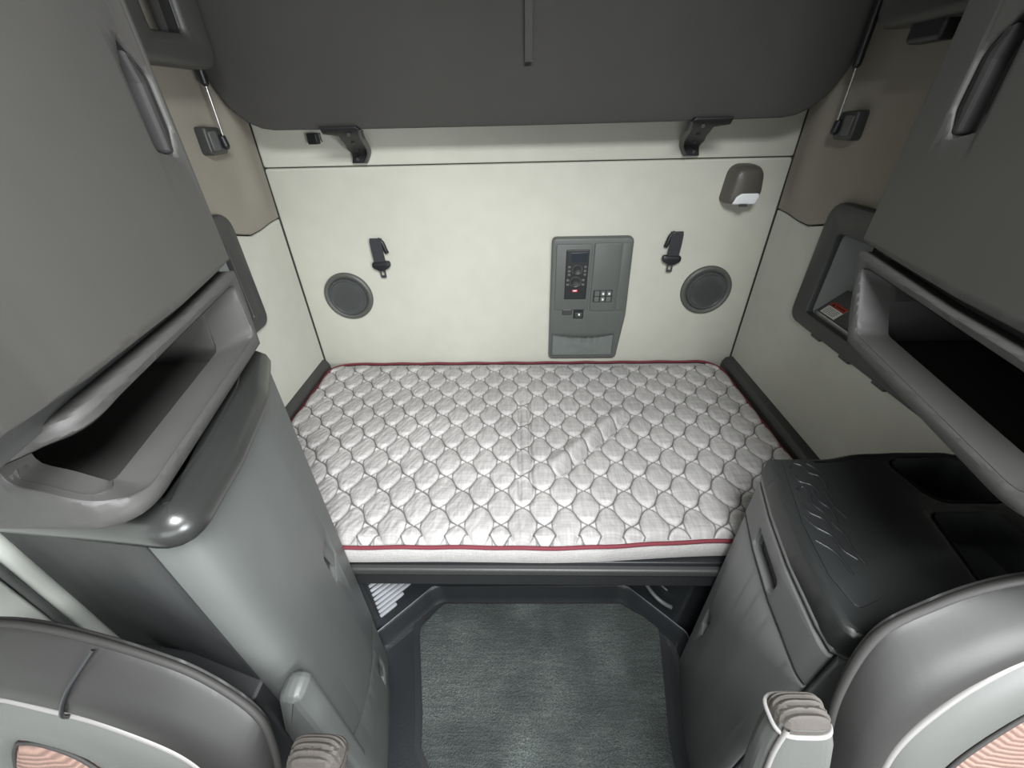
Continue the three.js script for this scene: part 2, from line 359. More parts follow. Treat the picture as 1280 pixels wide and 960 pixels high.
// ---------------------------------------------------------------- sleeper side windows
function sleeperWindow(side) {
  const name = side < 0 ? 'window_4' : 'window_5';
  const w = structure(name, [side * W, 1.08, 0.66], side < 0 ? 'dark rounded trim frame of the left sleeper window' : 'dark framed sleeper window with a pale deep reveal');
  const map = (z, y, d) => [side * (W - d), y, z];
  const outer = roundOutline([[0.335, 1.085, 0.05], [1.06, 1.085, 0.05], [1.06, 1.495, 0.07], [0.335, 1.495, 0.07]]);
  const hole = roundOutline([[0.412, 1.138, 0.012], [1.0, 1.138, 0.012], [1.0, 1.408, 0.03], [0.412, 1.408, 0.03]]).reverse();
  part('frame', warp(extrude(poly(outer, [hole]), 0.024, 0.008, 4), map, 0), M.darkPlastic, w);
  const rev = poly(rect(0.39, 1.116, 1.02, 1.43, 0.03), [roundOutline([[0.414, 1.14, 0.012], [0.998, 1.14, 0.012], [0.998, 1.406, 0.03], [0.414, 1.406, 0.03]]).reverse()]);
  part('reveal', warp(extrude(rev, 0.112, 0), (z, y, d) => [side * (W + 0.112 - d), y, z], 0), M.bezel2, w, 'pale grey deep window reveal');
  part('pane', warp(extrude(poly(rect(0.45, 1.16, 0.985, 1.39, 0.03)), 0.006, 0.001), (z, y, d) => [side * (W + 0.118 - d), y, z], 0), M.darkGlass, w);
  const seal = poly(rect(0.435, 1.148, 0.995, 1.40, 0.04), [rect(0.452, 1.162, 0.983, 1.388, 0.03).reverse()]);
  part('seal', warp(extrude(seal, 0.014, 0.004), (z, y, d) => [side * (W + 0.118 - d), y, z], 0), M.blackPlastic, w);
  part('sill', new THREE.BoxGeometry(0.118, 0.006, 0.575).rotateZ(side * 0.733).translate(side * 1.0665, 1.1745, 0.703), M.midPlastic, w);
  part('track', box(Math.min(side * (W + 0.001), side * (W + 0.008)), 1.139, 0.425, Math.max(side * (W + 0.001), side * (W + 0.008)), 1.149, 0.99, 0.002), M.steel, w, 'bright metal track along the sill');
  for (const z of [0.47, 0.62, 0.77]) part('frame_clip', box(Math.min(side * (W - 0.016), side * W), 1.073, z, Math.max(side * (W - 0.016), side * W), 1.09, z + 0.05, 0.004), M.darkPlastic, w);
  if (side > 0) {
    const c = document.createElement('canvas'); c.width = 256; c.height = 200; const g = c.getContext('2d');
    g.fillStyle = '#e6e6e2'; g.fillRect(0, 0, 256, 200); g.fillStyle = '#a8412a'; g.fillRect(0, 0, 256, 74);
    g.fillStyle = '#3a1a12'; g.beginPath(); g.moveTo(18, 62); g.lineTo(46, 14); g.lineTo(74, 62); g.fill();
    for (let i = 0; i < 5; i++) g.fillRect(92 + i * 30, 26, 22, 24);
    g.fillStyle = '#6a6a68'; for (let r = 0; r < 5; r++) { let x = 18; while (x < 215) { const l = 10 + rnd() * 24; g.fillRect(x, 92 + r * 20, l, 9); x += l + 7; } }
    const t = new THREE.CanvasTexture(c); t.colorSpace = THREE.SRGBColorSpace;
    const lab = new THREE.BoxGeometry(0.074, 0.0012, 0.050);
    lab.rotateY(-1.5708).rotateZ(0.733).translate(1.0515, 1.1655, 0.468);
    part('warning_label', lab, new THREE.MeshStandardMaterial({ map: t, roughness: 0.6 }), w, 'red and white warning label on the sill');
    part('latch_knob', new THREE.SphereGeometry(0.016, 20, 14).scale(1, 0.7, 1.2).translate(1.044, 1.166, 0.598), M.whitePaint, w, 'small white latch knob');
  }
  return w;
}
sleeperWindow(-1); sleeperWindow(1);

// ---------------------------------------------------------------- floor mat with raised lip and carpet insert
{
  const t = thing('floor_mat', 'black rubber floor mat with a grey carpet insert between the lower cabinets', 'floor mat', [0, 0, 1.15]);
  const edge = (o) => [[-0.60 + o, 1.9 ], [-0.60 + o, 1.02 + o * 0.4], [-0.585 + o, 1.005 + o * 0.4], [-0.405 + o * 0.5, 0.825 + o], [-0.37 + o * 0.4, 0.812 + o], [0.40 - o * 0.4, 0.806 + o], [0.435 - o * 0.5, 0.819 + o], [0.605 - o, 0.985 + o * 0.4], [0.62 - o, 1.0 + o * 0.4], [0.62 - o, 1.9]];
  const ring = (o, y) => resample(edge(o), 160, false).map((p) => V(p[0], y, p[1]));
  // tray: from the floor up over the lip and down to the flat band
  part('tray', skin([ring(0.0, -0.02), ring(0.0, 0.076), ring(0.004, 0.083), ring(0.012, 0.084), ring(0.017, 0.078), ring(0.03, 0.03), ring(0.042, 0.012), ring(0.06, 0.008)], { closed: false, flip: true }), M.rubber, t, 'rubber tray with a raised lip');
  part('lip_edge', tube(ring(0.008, 0.083), 0.0032, 300, 6), M.lipHighlight, t, 'pale edge of the lip with its highlight painted in');
  const insert = roundOutline([[-0.22, 1.9, 0], [-0.27, 1.46, 0.03], [-0.352, 1.34, 0.03], [-0.366, 1.25, 0.05], [-0.436, 0.965, 0.05], [-0.352, 0.865, 0.04], [0.392, 0.858, 0.04], [0.533, 0.945, 0.05], [0.47, 1.30, 0], [0.445, 1.9, 0]].map((p) => p), 8);
  const bandOuter = resample(edge(0.055), 160, false);
  part('border', warp(extrude(poly(bandOuter.concat(), []), 0.012, 0), (x, z, d) => [x, -0.004 + d, z], 0), M.rubber, t);
  const groove = insert.map((p) => { const cx = 0.055, cz = 1.45; return [cx + (p[0] - cx) * 1.065, p[1] > 1.85 ? p[1] : cz + (p[1] - cz) * 1.035]; });
  part('groove', warp(extrude(poly(groove), 0.004, 0), (x, z, d) => [x, 0.0075 + d, z], 0), M.blackPlastic, t);
  part('carpet_insert', warp(extrude(poly(insert), 0.016, 0.004, 3), (x, z, d) => [x, 0.004 + d, z], 0), M.carpet, t, 'worn dark grey carpet insert');
}

// ---------------------------------------------------------------- bed base
{
  const t = thing('bed_base', 'dark plastic bed base under the mattress with vents in its corners', 'bed base', [0, 0, 0.5]);
  part('platform', box(-1.012, 0.50, 0.004, 1.012, 0.592, 1.04, 0.006), M.blackPlastic, t);
  part('rail', box(-0.62, 0.545, 1.02, 0.62, 0.575, 1.057, 0.008), M.darkPlastic, t, 'grey rail with a bright edge');
  part('rail', box(-0.62, 0.47, 1.00, 0.62, 0.548, 1.046, 0.012), M.railBlack, t);
  // front wall, set back in the middle and slanting forward to the cabinets
  const front = [[-0.60, 1.03], [-0.56, 1.0], [-0.40, 0.84, 0.04], [0.42, 0.83, 0.04], [0.58, 0.98], [0.66, 1.0]];
  const pts = roundOutline(front.map((p) => [p[0], p[1], p[2] ?? 0]), 8).slice(0);
  const line = resample(pts, 120, false);
  part('front_panel', skin([line.map((p) => V(p[0], -0.01, p[1] - 0.012)), line.map((p) => V(p[0], 0.1, p[1] - 0.012)), line.map((p) => V(p[0], 0.5, p[1] + 0.006))], { closed: false, flip: true }), M.rubber, t);
  // left vent: slats along the slanting face
  const A = V(-0.56, 0, 1.0), B = V(-0.40, 0, 0.84), u = B.clone().sub(A).normalize(), nrm = V(-u.z, 0, u.x).multiplyScalar(1);
  const out = nrm.z > 0 ? nrm : nrm.clone().multiplyScalar(-1);
  const on = (a, y, d) => A.clone().addScaledVector(u, a).addScaledVector(out, d).setY(y);
  const vent = part('vent_grille', skin([[on(0.0, 0.17, 0.004), on(0.225, 0.235, 0.004), on(0.225, 0.46, 0.010), on(-0.01, 0.46, 0.010)], [on(0.012, 0.185, 0.001), on(0.21, 0.245, 0.001), on(0.21, 0.445, 0.006), on(0.0, 0.445, 0.006)]], { capEnd: true }), M.blackPlastic, t, 'slatted heater vent');
  for (let k = 0; k < 9; k++) {
    const y = 0.185 + k * 0.0285, a1 = 0.07 + k * 0.036;
    const g = box(-0.5, -0.5, -0.5, 0.5, 0.5, 0.5, 0.2).scale(Math.min(a1, 0.235), 0.011, 0.012);
    g.rotateY(-Math.atan2(u.z, u.x));
    const c = on(0.003 + Math.min(a1, 0.235) / 2, y, 0.010);
    part('slat', g.translate(c.x, c.y, c.z), M.slat, vent);
  }
  // right vent: a round outlet with a bright rim and loose wires
  const C = V(0.42, 0, 0.83), D = V(0.58, 0, 0.98), ur = D.clone().sub(C).normalize(), nr = V(-ur.z, 0, ur.x);
  const outR = nr.z > 0 ? nr : nr.clone().multiplyScalar(-1);
  const onR = (a, y, d) => C.clone().addScaledVector(ur, a).addScaledVector(outR, d).setY(y);
  const arc = []; for (let k = 0; k <= 24; k++) { const th = Math.PI * (0.98 + 0.62 * k / 24); arc.push(onR(0.145 + 0.12 * Math.cos(th), 0.37 + 0.19 * Math.sin(th), 0.012)); }
  const outlet = part('outlet_rim', tube(arc, 0.008, 40, 8), M.midPlastic, t, 'curved rim of the right corner outlet');
  const arc2 = []; for (let k = 0; k <= 24; k++) { const th = Math.PI * (1.0 + 0.5 * k / 24); arc2.push(onR(0.15 + 0.085 * Math.cos(th), 0.39 + 0.13 * Math.sin(th), 0.008)); }
  part('inner_rim', tube(arc2, 0.004, 40, 6), M.midPlastic, outlet);
  part('wire', tube([onR(0.11, 0.45, 0.012), onR(0.14, 0.41, 0.03), onR(0.17, 0.4, 0.02), onR(0.19, 0.36, 0.02)], 0.0025, 30, 6), M.steel, t);
  part('wire', tube([onR(0.16, 0.42, 0.02), onR(0.165, 0.37, 0.03), onR(0.18, 0.34, 0.02)], 0.0025, 30, 6), M.steel, t);
}

// ---------------------------------------------------------------- mattress
{
  const t = thing('mattress', 'quilted white and grey plaid mattress with dark red piping on the bed base', 'mattress', [0, 0.595, 0.55]);
  const z0 = 0.012, xl0 = -0.985, xr0 = 0.962, r = 0.11, top = 0.704;
  const zf = (x) => 1.050 - 0.026 * smooth(0.0, 0.62, x) + 0.002 * Math.sin(x * 7);
  const ext = (z, s) => { const q = r - (z - z0); return q > 0 ? r - Math.sqrt(Math.max(r * r - q * q, 0)) : 0; };
  const px = 0.067, pz = 0.068;
  const seamDist = (x, z) => { // distance (in half cells) from the quilting lines
    let u = (x + 0.012) / px, v = (z - 0.033) / pz; // cells centred where u + v is an even sum of integers
    u += 0.08 * N2(x * 5, z * 5, 9); v += 0.08 * N2(x * 5, z * 5, 19);
    let i = Math.round(u), j = Math.round(v);
    if ((i + j) & 1) { const du = u - i, dv = v - j; if (Math.abs(du) > Math.abs(dv)) i += Math.sign(du) || 1; else j += Math.sign(dv) || 1; }
    const a = Math.abs(u - i), b = Math.abs(v - j), s = (a - b + 1) / 2;
    const wave = 0.105 * Math.sin(2 * Math.PI * clamp(s, 0, 1));
    let d = Math.abs(1 + wave - (a + b)) * 0.7;
    let arc = 9;
    if (b < 0.42 && a > 0.3) arc = Math.abs(Math.hypot(a, b * 0.9) - 0.66);
    return [d, arc, a, b];
  };
  const line = (x, z, ax, az, bx, bz) => { const dx = bx - ax, dz = bz - az, L2 = dx * dx + dz * dz, k = clamp(((x - ax) * dx + (z - az) * dz) / L2, 0, 1); const s = ((x - ax) * dz - (z - az) * dx) / Math.sqrt(L2); return [s, k, Math.hypot(x - ax - dx * k, z - az - dz * k)]; };
  // printed ticking: grey plaid rounds inside the quilted cells on a pale slubbed ground
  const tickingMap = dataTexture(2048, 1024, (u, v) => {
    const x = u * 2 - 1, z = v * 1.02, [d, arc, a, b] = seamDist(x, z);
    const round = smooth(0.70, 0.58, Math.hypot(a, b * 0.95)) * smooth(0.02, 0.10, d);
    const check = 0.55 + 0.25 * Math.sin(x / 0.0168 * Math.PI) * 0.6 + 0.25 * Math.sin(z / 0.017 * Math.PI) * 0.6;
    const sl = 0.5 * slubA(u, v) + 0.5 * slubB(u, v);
    const seamShade = Math.max(smooth(0.045, 0.02, d), 0.75 * smooth(0.045, 0.02, arc));  // shade of the quilting grooves, painted as dark strokes
    const t = 0.82 - round * (0.045 + 0.07 * check) + 0.14 * (sl - 0.5) + 0.06 * (blotM(u, v) - 0.5) - 0.34 * seamShade;
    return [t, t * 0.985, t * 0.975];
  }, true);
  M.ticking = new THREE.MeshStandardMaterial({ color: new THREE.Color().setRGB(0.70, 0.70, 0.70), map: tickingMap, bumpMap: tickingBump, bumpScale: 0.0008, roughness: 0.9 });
  const height = (x, z, e) => {
    const [d, arc] = seamDist(x, z);
    const broken = smooth(0.03, 0.015, Math.abs(x + 0.003)) * smooth(0.3, 0.36, z) * smooth(0.92, 0.86, z);
    let h = 0.0135 * (1 - Math.exp(-d / 0.13)) - 0.003 * Math.exp(-((d / 0.045) ** 2));
    h = Math.min(h, 0.0055 + 0.008 * (1 - Math.exp(-arc / 0.10)));
    h = h * (1 - broken) + broken * (0.006 + 0.002 * N2(x * 30, z * 20));
    // cloth puckers inside the cells, strongest on the left
    const left = 0.45 + 0.55 * smooth(0.15, -0.5, x);
    const ph = x * 1.0 + z * 0.55 * (x < 0 ? 1 : -0.7);
    h += (0.0021 * N2(ph * 75, (z - x * 0.5) * 16, 5) * left + 0.0007 * N2(x * 110, z * 60, 7)) * smooth(0.04, 0.2, d);
    const [s, k, ld] = line(x, z, 0.085, 0.79, 0.46, 0.40); // diagonal fold
    h += (0.014 * Math.exp(-((s - 0.030) ** 2) / 0.0006) - 0.026 * Math.exp(-((s + 0.010) ** 2) / 0.00028)) * smooth(0, 0.12, k) * smooth(1, 0.75, k);
    const [s2, k2, l2] = line(x, z, -0.005, 0.28, 0.0, 0.92);
    h -= 0.008 * Math.exp(-((Math.abs(s2) - 0.02) ** 2) / 0.00006) * smooth(0, 0.1, k2) * smooth(1, 0.9, k2);
    h += 0.006 * N2(x * 2.2, z * 2.2, 3) + 0.004 * N2(x * 6, z * 6, 4);
    const R = 0.035; const q = clamp(1 - e / R, 0, 1);
    return top - 0.008 + h * smooth(-0.002, 0.02, e) - 0.022 * q * q - 0.010 * smooth(0.09, 0.012, z);
  };
  const nx = 980, nz = 510, pos = new Float32Array((nx + 1) * (nz + 1) * 3), uv = new Float32Array((nx + 1) * (nz + 1) * 2), idx = [];
  for (let j = 0; j <= nz; j++) for (let i = 0; i <= nx; i++) {
    const zz = z0 + (1.055 - z0) * j / nz, c = ext(zz), xl = xl0 + c, xr = xr0 - c, x = xl + (xr - xl) * i / nx;
    const z = z0 + (zf(x) - z0) * j / nz;
    const e = Math.min(x - xl, xr - x, z - z0, zf(x) - z), k = j * (nx + 1) + i;
    pos.set([x, height(x, z, e), z], k * 3); uv.set([(x + 1) / 2, z / 1.02], k * 2);
    if (i < nx && j < nz) { const a = k, b = k + 1, d2 = k + nx + 1, e2 = d2 + 1; idx.push(a, d2, b, b, d2, e2); }
  }
  const g = new THREE.BufferGeometry(); g.setAttribute('position', new THREE.BufferAttribute(pos, 3)); g.setAttribute('uv', new THREE.BufferAttribute(uv, 2)); g.setIndex(idx); g.computeVertexNormals();
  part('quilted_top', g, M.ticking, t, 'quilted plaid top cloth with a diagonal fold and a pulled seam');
  // outline of the top, then side band and two runs of piping
  const outl = [];
  for (let i = 0; i <= 60; i++) { const x = xl0 + (xr0 - xl0) * i / 60; outl.push([x, zf(x)]); }
  for (let i = 1; i <= 20; i++) outl.push([xr0, zf(xr0) + (z0 + r - zf(xr0)) * i / 20]);
  for (let i = 1; i <= 10; i++) { const a = Math.PI / 2 * i / 10; outl.push([xr0 - r + r * Math.cos(a), z0 + r - r * Math.sin(a)]); }
  for (let i = 1; i <= 40; i++) outl.push([xr0 - r + (xl0 - xr0 + 2 * r) * i / 40, z0]);
  for (let i = 1; i <= 10; i++) { const a = Math.PI / 2 * i / 10; outl.push([xl0 + r - r * Math.sin(a), z0 + r - r * Math.cos(a)]); }
  for (let i = 1; i < 20; i++) outl.push([xl0, z0 + r + (zf(xl0) - z0 - r) * i / 20]);
  const cx = -0.01, cz = 0.52;
  const rg = (y, o) => outl.map((p) => V(p[0] + Math.sign(p[0] - cx) * o * (Math.abs(p[0] - cx) > 0.9 ? 1 : 0), y, p[1] + (p[1] > 0.9 ? o : 0)));
  part('side_band', skin([rg(0.596, -0.012), rg(0.60, -0.003), rg(0.625, 0.003), rg(0.655, 0.003), rg(0.674, -0.001), rg(0.684, -0.006)], { flip: true, capStart: true }), M.band, t, 'pale striped side band');
  part('piping', tube(resample(outl, 220).map((p, i) => V(p[0], (p[1] < 0.9 ? 0.682 + 0.013 * smooth(0.14, 0.03, p[1]) : 0.682) + 0.0015 * Math.sin(i * 0.9), p[1] + (p[1] > 0.9 ? 0.002 : 0))), 0.0062, 700, 8, true), M.piping, t, 'dark red piping');
}

// ---------------------------------------------------------------- upper bunk folded up against the back wall
{
  const t = thing('upper_bunk', 'dark grey fabric underside of the upper bunk folded up against the back wall', 'bunk bed', [0, 1.713, 0.19]);
  const map = (x, y, d) => [x, y + 0.01 * 0, 0.175 + 0.16 * (y - 1.713) + d];
  const half = [[0.0, 1.712], [0.55, 1.713], [0.845, 1.716], [0.885, 1.722], [0.925, 1.740], [0.965, 1.780], [0.99, 1.835], [1.0, 1.90], [1.003, 2.0], [1.003, 2.58]];
  const outline = [...half.map((p) => [p[0], p[1]]), ...half.slice(1).reverse().map((p) => [-p[0], p[1]])];
  part('underside_panel', warp(extrude(poly(outline), 0.035, 0.007, 4).translate(0, 0, -0.035), map, 0), M.bunk, t);
  // hinge brackets between the back wall and the lower edge of the bunk
  for (const m of [-1, 1]) {
    const pt = (a, y) => [m * a, y];
    const shape = [[0.603, 1.598], [0.657, 1.598], [0.650, 1.628], [0.652, 1.648], [0.635, 1.668], [0.622, 1.695], [0.668, 1.702], [0.668, 1.724], [0.548, 1.724], [0.535, 1.708], [0.572, 1.65]].map((p) => pt(...p));
    if (m < 0) shape.reverse();
    const br = part('hinge_bracket', warp(extrude(poly(shape), 0.022, 0.004), (x, y, d) => [x, y, 0.0 + d + 0.20 * smooth(1.62, 1.72, y)], 0.02, 0.6, 0.012), M.iron, t, 'black hinge bracket');
    const fl = [[0.600, 1.6], [0.606, 1.6], [0.575, 1.65], [0.541, 1.712], [0.535, 1.712], [0.569, 1.65]].map((p) => pt(...p)); if (m < 0) fl.reverse();
    part('flange', warp(extrude(poly(fl), 0.04, 0.002), (x, y, d) => [x, y, 0.0 + d + 0.19 * smooth(1.62, 1.72, y)], 0.02, 0.6, 0.012), M.darkPlastic, br);
    for (const [bx, by] of [[0.63, 1.612], [0.616, 1.645], [0.598, 1.672], [0.58, 1.70]])
      part('bolt', new THREE.CylinderGeometry(0.0065, 0.0065, 0.008, 6).rotateX(Math.PI / 2).translate(m * bx, by, 0.026 + 0.20 * smooth(1.62, 1.72, by)), M.darkPlastic, br);
  }
  // pull strap hanging from the middle
  const strap = [];
  const sx = 0.016;
  const L = [[2.35, 0.046], [2.1, 0.034], [2.0, 0.03], [1.92, 0.026], [1.875, 0.02]];
  const rings = L.map(([y, o]) => { const z = 0.175 + 0.16 * (y - 1.713) + o; return [V(sx - 0.011, y, z - 0.002), V(sx + 0.011, y, z - 0.002), V(sx + 0.011, y, z + 0.003), V(sx - 0.011, y, z + 0.003)]; });
  part('pull_strap', skin(rings, { capEnd: true, capStart: true, flip: true }), M.strap, t, 'dark webbing pull strap');
}
function wallBlock(x0, y0, x1, y1, label) {
  const t = thing('latch_block', label, 'latch', [(x0 + x1) / 2, y0, 0]);
  part('block', box(x0, y0, 0.0, x1, y1, 0.03, 0.004), M.blackPlastic, t);
  part('spring', tube([[x1 + 0.008, y1, 0.01], [x1 + 0.012, (y0 + y1) / 2, 0.02], [x1 + 0.010, y0 + 0.008, 0.01]], 0.002, 16, 6), M.midPlastic, t);
}
wallBlock(-0.805, 1.664, -0.768, 1.70, 'small black latch block beside the left hinge bracket on the back wall');

// gas struts at both ends of the upper bunk
function gasStrut(m, label) {
  const x = m * 0.995;
  const t = thing('gas_strut', label, 'gas strut', [m * W, 1.66, 0.27]);
  const mount = poly(roundOutline([[0.235, 1.655, 0.012], [0.322, 1.655, 0.016], [0.318, 1.735, 0.012], [0.24, 1.73, 0.01]]));
  const mt = part('wall_mount', warp(extrude(mount, 0.036, 0.01, 4), (z, y, d) => [m * (W - 0.001 - d), y, z], 0), M.darkPlastic, t, 'dark wall mount cup');
  part('face_plate', warp(extrude(poly(rect(0.272, 1.668, 0.312, 1.722, 0.008)), 0.006, 0.003), (z, y, d) => [m * (W - 0.034 - d), y, z], 0), M.midPlastic, mt);
  part('end_socket', capsuleBar([x - m * 0.02, 1.668, 0.252], [x - m * 0.015, 1.712, 0.254], 0.011), M.blackPlastic, t);
  part('rod', rod([x - m * 0.02, 1.68, 0.253], [x - m * 0.03, 1.845, 0.266], 0.003), M.chrome, t, 'bright metal piston rod');
  part('cylinder', capsuleBar([x - m * 0.03, 1.835, 0.265], [x - m * 0.045, 2.2, 0.294], 0.011), M.blackPlastic, t, 'black gas cylinder');
}
gasStrut(-1, 'black gas strut with a bright rod at the left end of the folded bunk');
gasStrut(1, 'black gas strut at the right end of the folded bunk, above the right window');

// chunky grab handles on the side walls above the cabinets
function grabHandle(m, dz, dy, label) {
  const t = thing('grab_handle', label, 'grab handle', [m * W, 1.88 + dy, 0.38 + dz]);
  const cl = (p) => [1.786 - 0.945 * (1.786 - p[0]) + dz, 1.76 + 0.945 * (p[1] - 1.76) + dy, p[2]];
  const outer = roundOutline([[0.235, 1.875, 0.05], [0.55, 1.875, 0.03], [0.55, 2.4, 0.05], [0.225, 2.4, 0.05]].map(cl), 10);
  const hole = roundOutline([[0.345, 1.95, 0.012], [0.47, 1.945, 0.01], [0.47, 2.3, 0.03], [0.335, 2.3, 0.03]].map(cl), 6).reverse();
  part('loop', warp(extrude(poly(outer, [hole]), 0.06, 0.022, 5), (z, y, d) => [m * (0.925 - d), y, z], 0, 0.9), M.handleGrey, t);
  const rim = roundOutline([[0.335, 1.94, 0.012], [0.482, 1.935, 0.01], [0.482, 2.31, 0.03], [0.325, 2.31, 0.03]].map(cl), 6);
  part('opening_rim', warp(extrude(poly(rim, [hole]), 0.03, 0.003), (z, y, d) => [m * (0.91 - d), y, z], 0), M.blackPlastic, t);
  if (m > 0) part('hand_stop', box(0.885, 1.862, 0.528, 0.93, 1.912, 0.628, 0.012), M.blackPlastic, t, 'black block under the handle');
  part('foot', box(Math.min(m * 0.915, m * (W - 0.002)), 1.885 + dy, 0.50 + dz, Math.max(m * 0.915, m * (W - 0.002)), 2.0 + dy, 0.60 + dz, 0.008), M.darkPlastic, t);
  part('foot', box(Math.min(m * 0.915, m * (W - 0.002)), 2.29 + dy, 0.42 + dz, Math.max(m * 0.915, m * (W - 0.002)), 2.35 + dy, 0.55 + dz, 0.008), M.darkPlastic, t);
}
grabHandle(-1, 0, 0, 'chunky grey grab handle loop high on the left side wall');
grabHandle(1, 0.1, 0.03, 'dark grab handle high on the right side wall beside the strut');

// ---------------------------------------------------------------- things on the back wall
function speaker(cx, cy, label) {
  const t = thing('speaker', label, 'speaker', [cx, cy, 0], 'round wall speakers');
  const L = (pts, n = 56) => new THREE.LatheGeometry(pts.map((p) => P2(...p)), n).rotateX(Math.PI / 2).translate(cx, cy, 0);
  part('rim', crease(L([[0.088, 0.010], [0.094, 0.016], [0.102, 0.017], [0.109, 0.012], [0.111, 0.0]])), M.bezel3, t);
  part('groove', crease(L([[0.084, 0.004], [0.092, 0.004]])), M.cavity, t);
  part('grille', crease(L([[0.0, 0.021], [0.03, 0.0205], [0.06, 0.019], [0.074, 0.018], [0.079, 0.022], [0.084, 0.021], [0.0875, 0.012], [0.0875, 0.0]])), M.grille, t, 'dark perforated grille');
}
const holes = dataTexture(256, 256, (u, v) => { const a = (u * 16) % 1 - 0.5, b = (v * 16 + (Math.floor(u * 16) & 1) * 0.5) % 1 - 0.5; return a * a + b * b < 0.09 ? 0 : 1; }, false, [20, 20]);
M.grille = new THREE.MeshStandardMaterial({ color: new THREE.Color().setRGB(0.075, 0.08, 0.08), roughness: 0.45, bumpMap: holes, bumpScale: 0.0006 });
speaker(-0.81, 1.056, 'round dark grey speaker on the back wall near the left corner');
speaker(0.815, 1.063, 'round dark grey speaker on the back wall below the reading lamp');

function seatBelt(cx, cy, m, label) { // cy: top
  const t = thing('seat_belt', label, 'seat belt', [cx, cy - 0.17, 0], 'bunk restraint belts');
  const strip = (pts, w) => skin(pts.map(([x, y, z, nz = 0.002]) => [V(cx + m * x - w / 2, cy + y, z), V(cx + m * x + w / 2, cy + y, z), V(cx + m * x + w / 2, cy + y, z + 0.003), V(cx + m * x - w / 2, cy + y, z + 0.003)]), { capEnd: true, capStart: true, flip: true });
  part('webbing', strip([[0, -0.002, 0.001], [0.0, 0.0, 0.012], [0.0, -0.012, 0.020], [0.001, -0.05, 0.023], [0.003, -0.10, 0.020]], 0.050), M.strap2, t);
  part('belt_edge', tube([[cx + m * 0.008, cy - 0.004, 0.010], [cx + m * 0.024, cy - 0.016, 0.012], [cx + m * 0.033, cy - 0.045, 0.012], [cx + m * 0.037, cy - 0.062, 0.010]], 0.0095, 24, 8), M.blackPlastic, t, 'folded black edge of the webbing');
  const tongueShape = roundOutline([[-0.036, -0.098, 0.012], [0.042, -0.094, 0.012], [0.044, -0.118, 0.016], [0.016, -0.134, 0.006], [-0.010, -0.136, 0.006], [-0.037, -0.122, 0.016]].map(([x, y, r]) => [cx + m * (x + 0.002), cy + y, r]));
  const tg = part('tongue', warp(extrude(poly(m < 0 ? tongueShape.reverse() : tongueShape), 0.016, 0.005, 4), (x, y, d) => [x, y, 0.012 + d], 0), M.blackPlastic, t);
  part('slot', box(cx + m * 0.004 - 0.024, cy - 0.110, 0.027, cx + m * 0.004 + 0.024, cy - 0.103, 0.0293, 0.001), M.cavity, tg);
  const plate = rect(cx + m * 0.006 - 0.0125, cy - 0.168, cx + m * 0.006 + 0.0125, cy - 0.128, 0.005), hole = rect(cx + m * 0.006 - 0.006, cy - 0.157, cx + m * 0.006 + 0.006, cy - 0.140, 0.002).reverse();
  part('latch_plate', warp(extrude(poly(plate, [hole]), 0.003, 0.0008), (x, y, d) => [x, y, 0.017 + d], 0), M.darkSteel, tg, 'metal latch plate with a square hole');
}
seatBelt(-0.63, 1.315, 1, 'black bunk belt with a metal tongue above the left speaker');
seatBelt(0.635, 1.322, -1, 'black bunk belt with a metal tongue between the control panel and the right speaker');

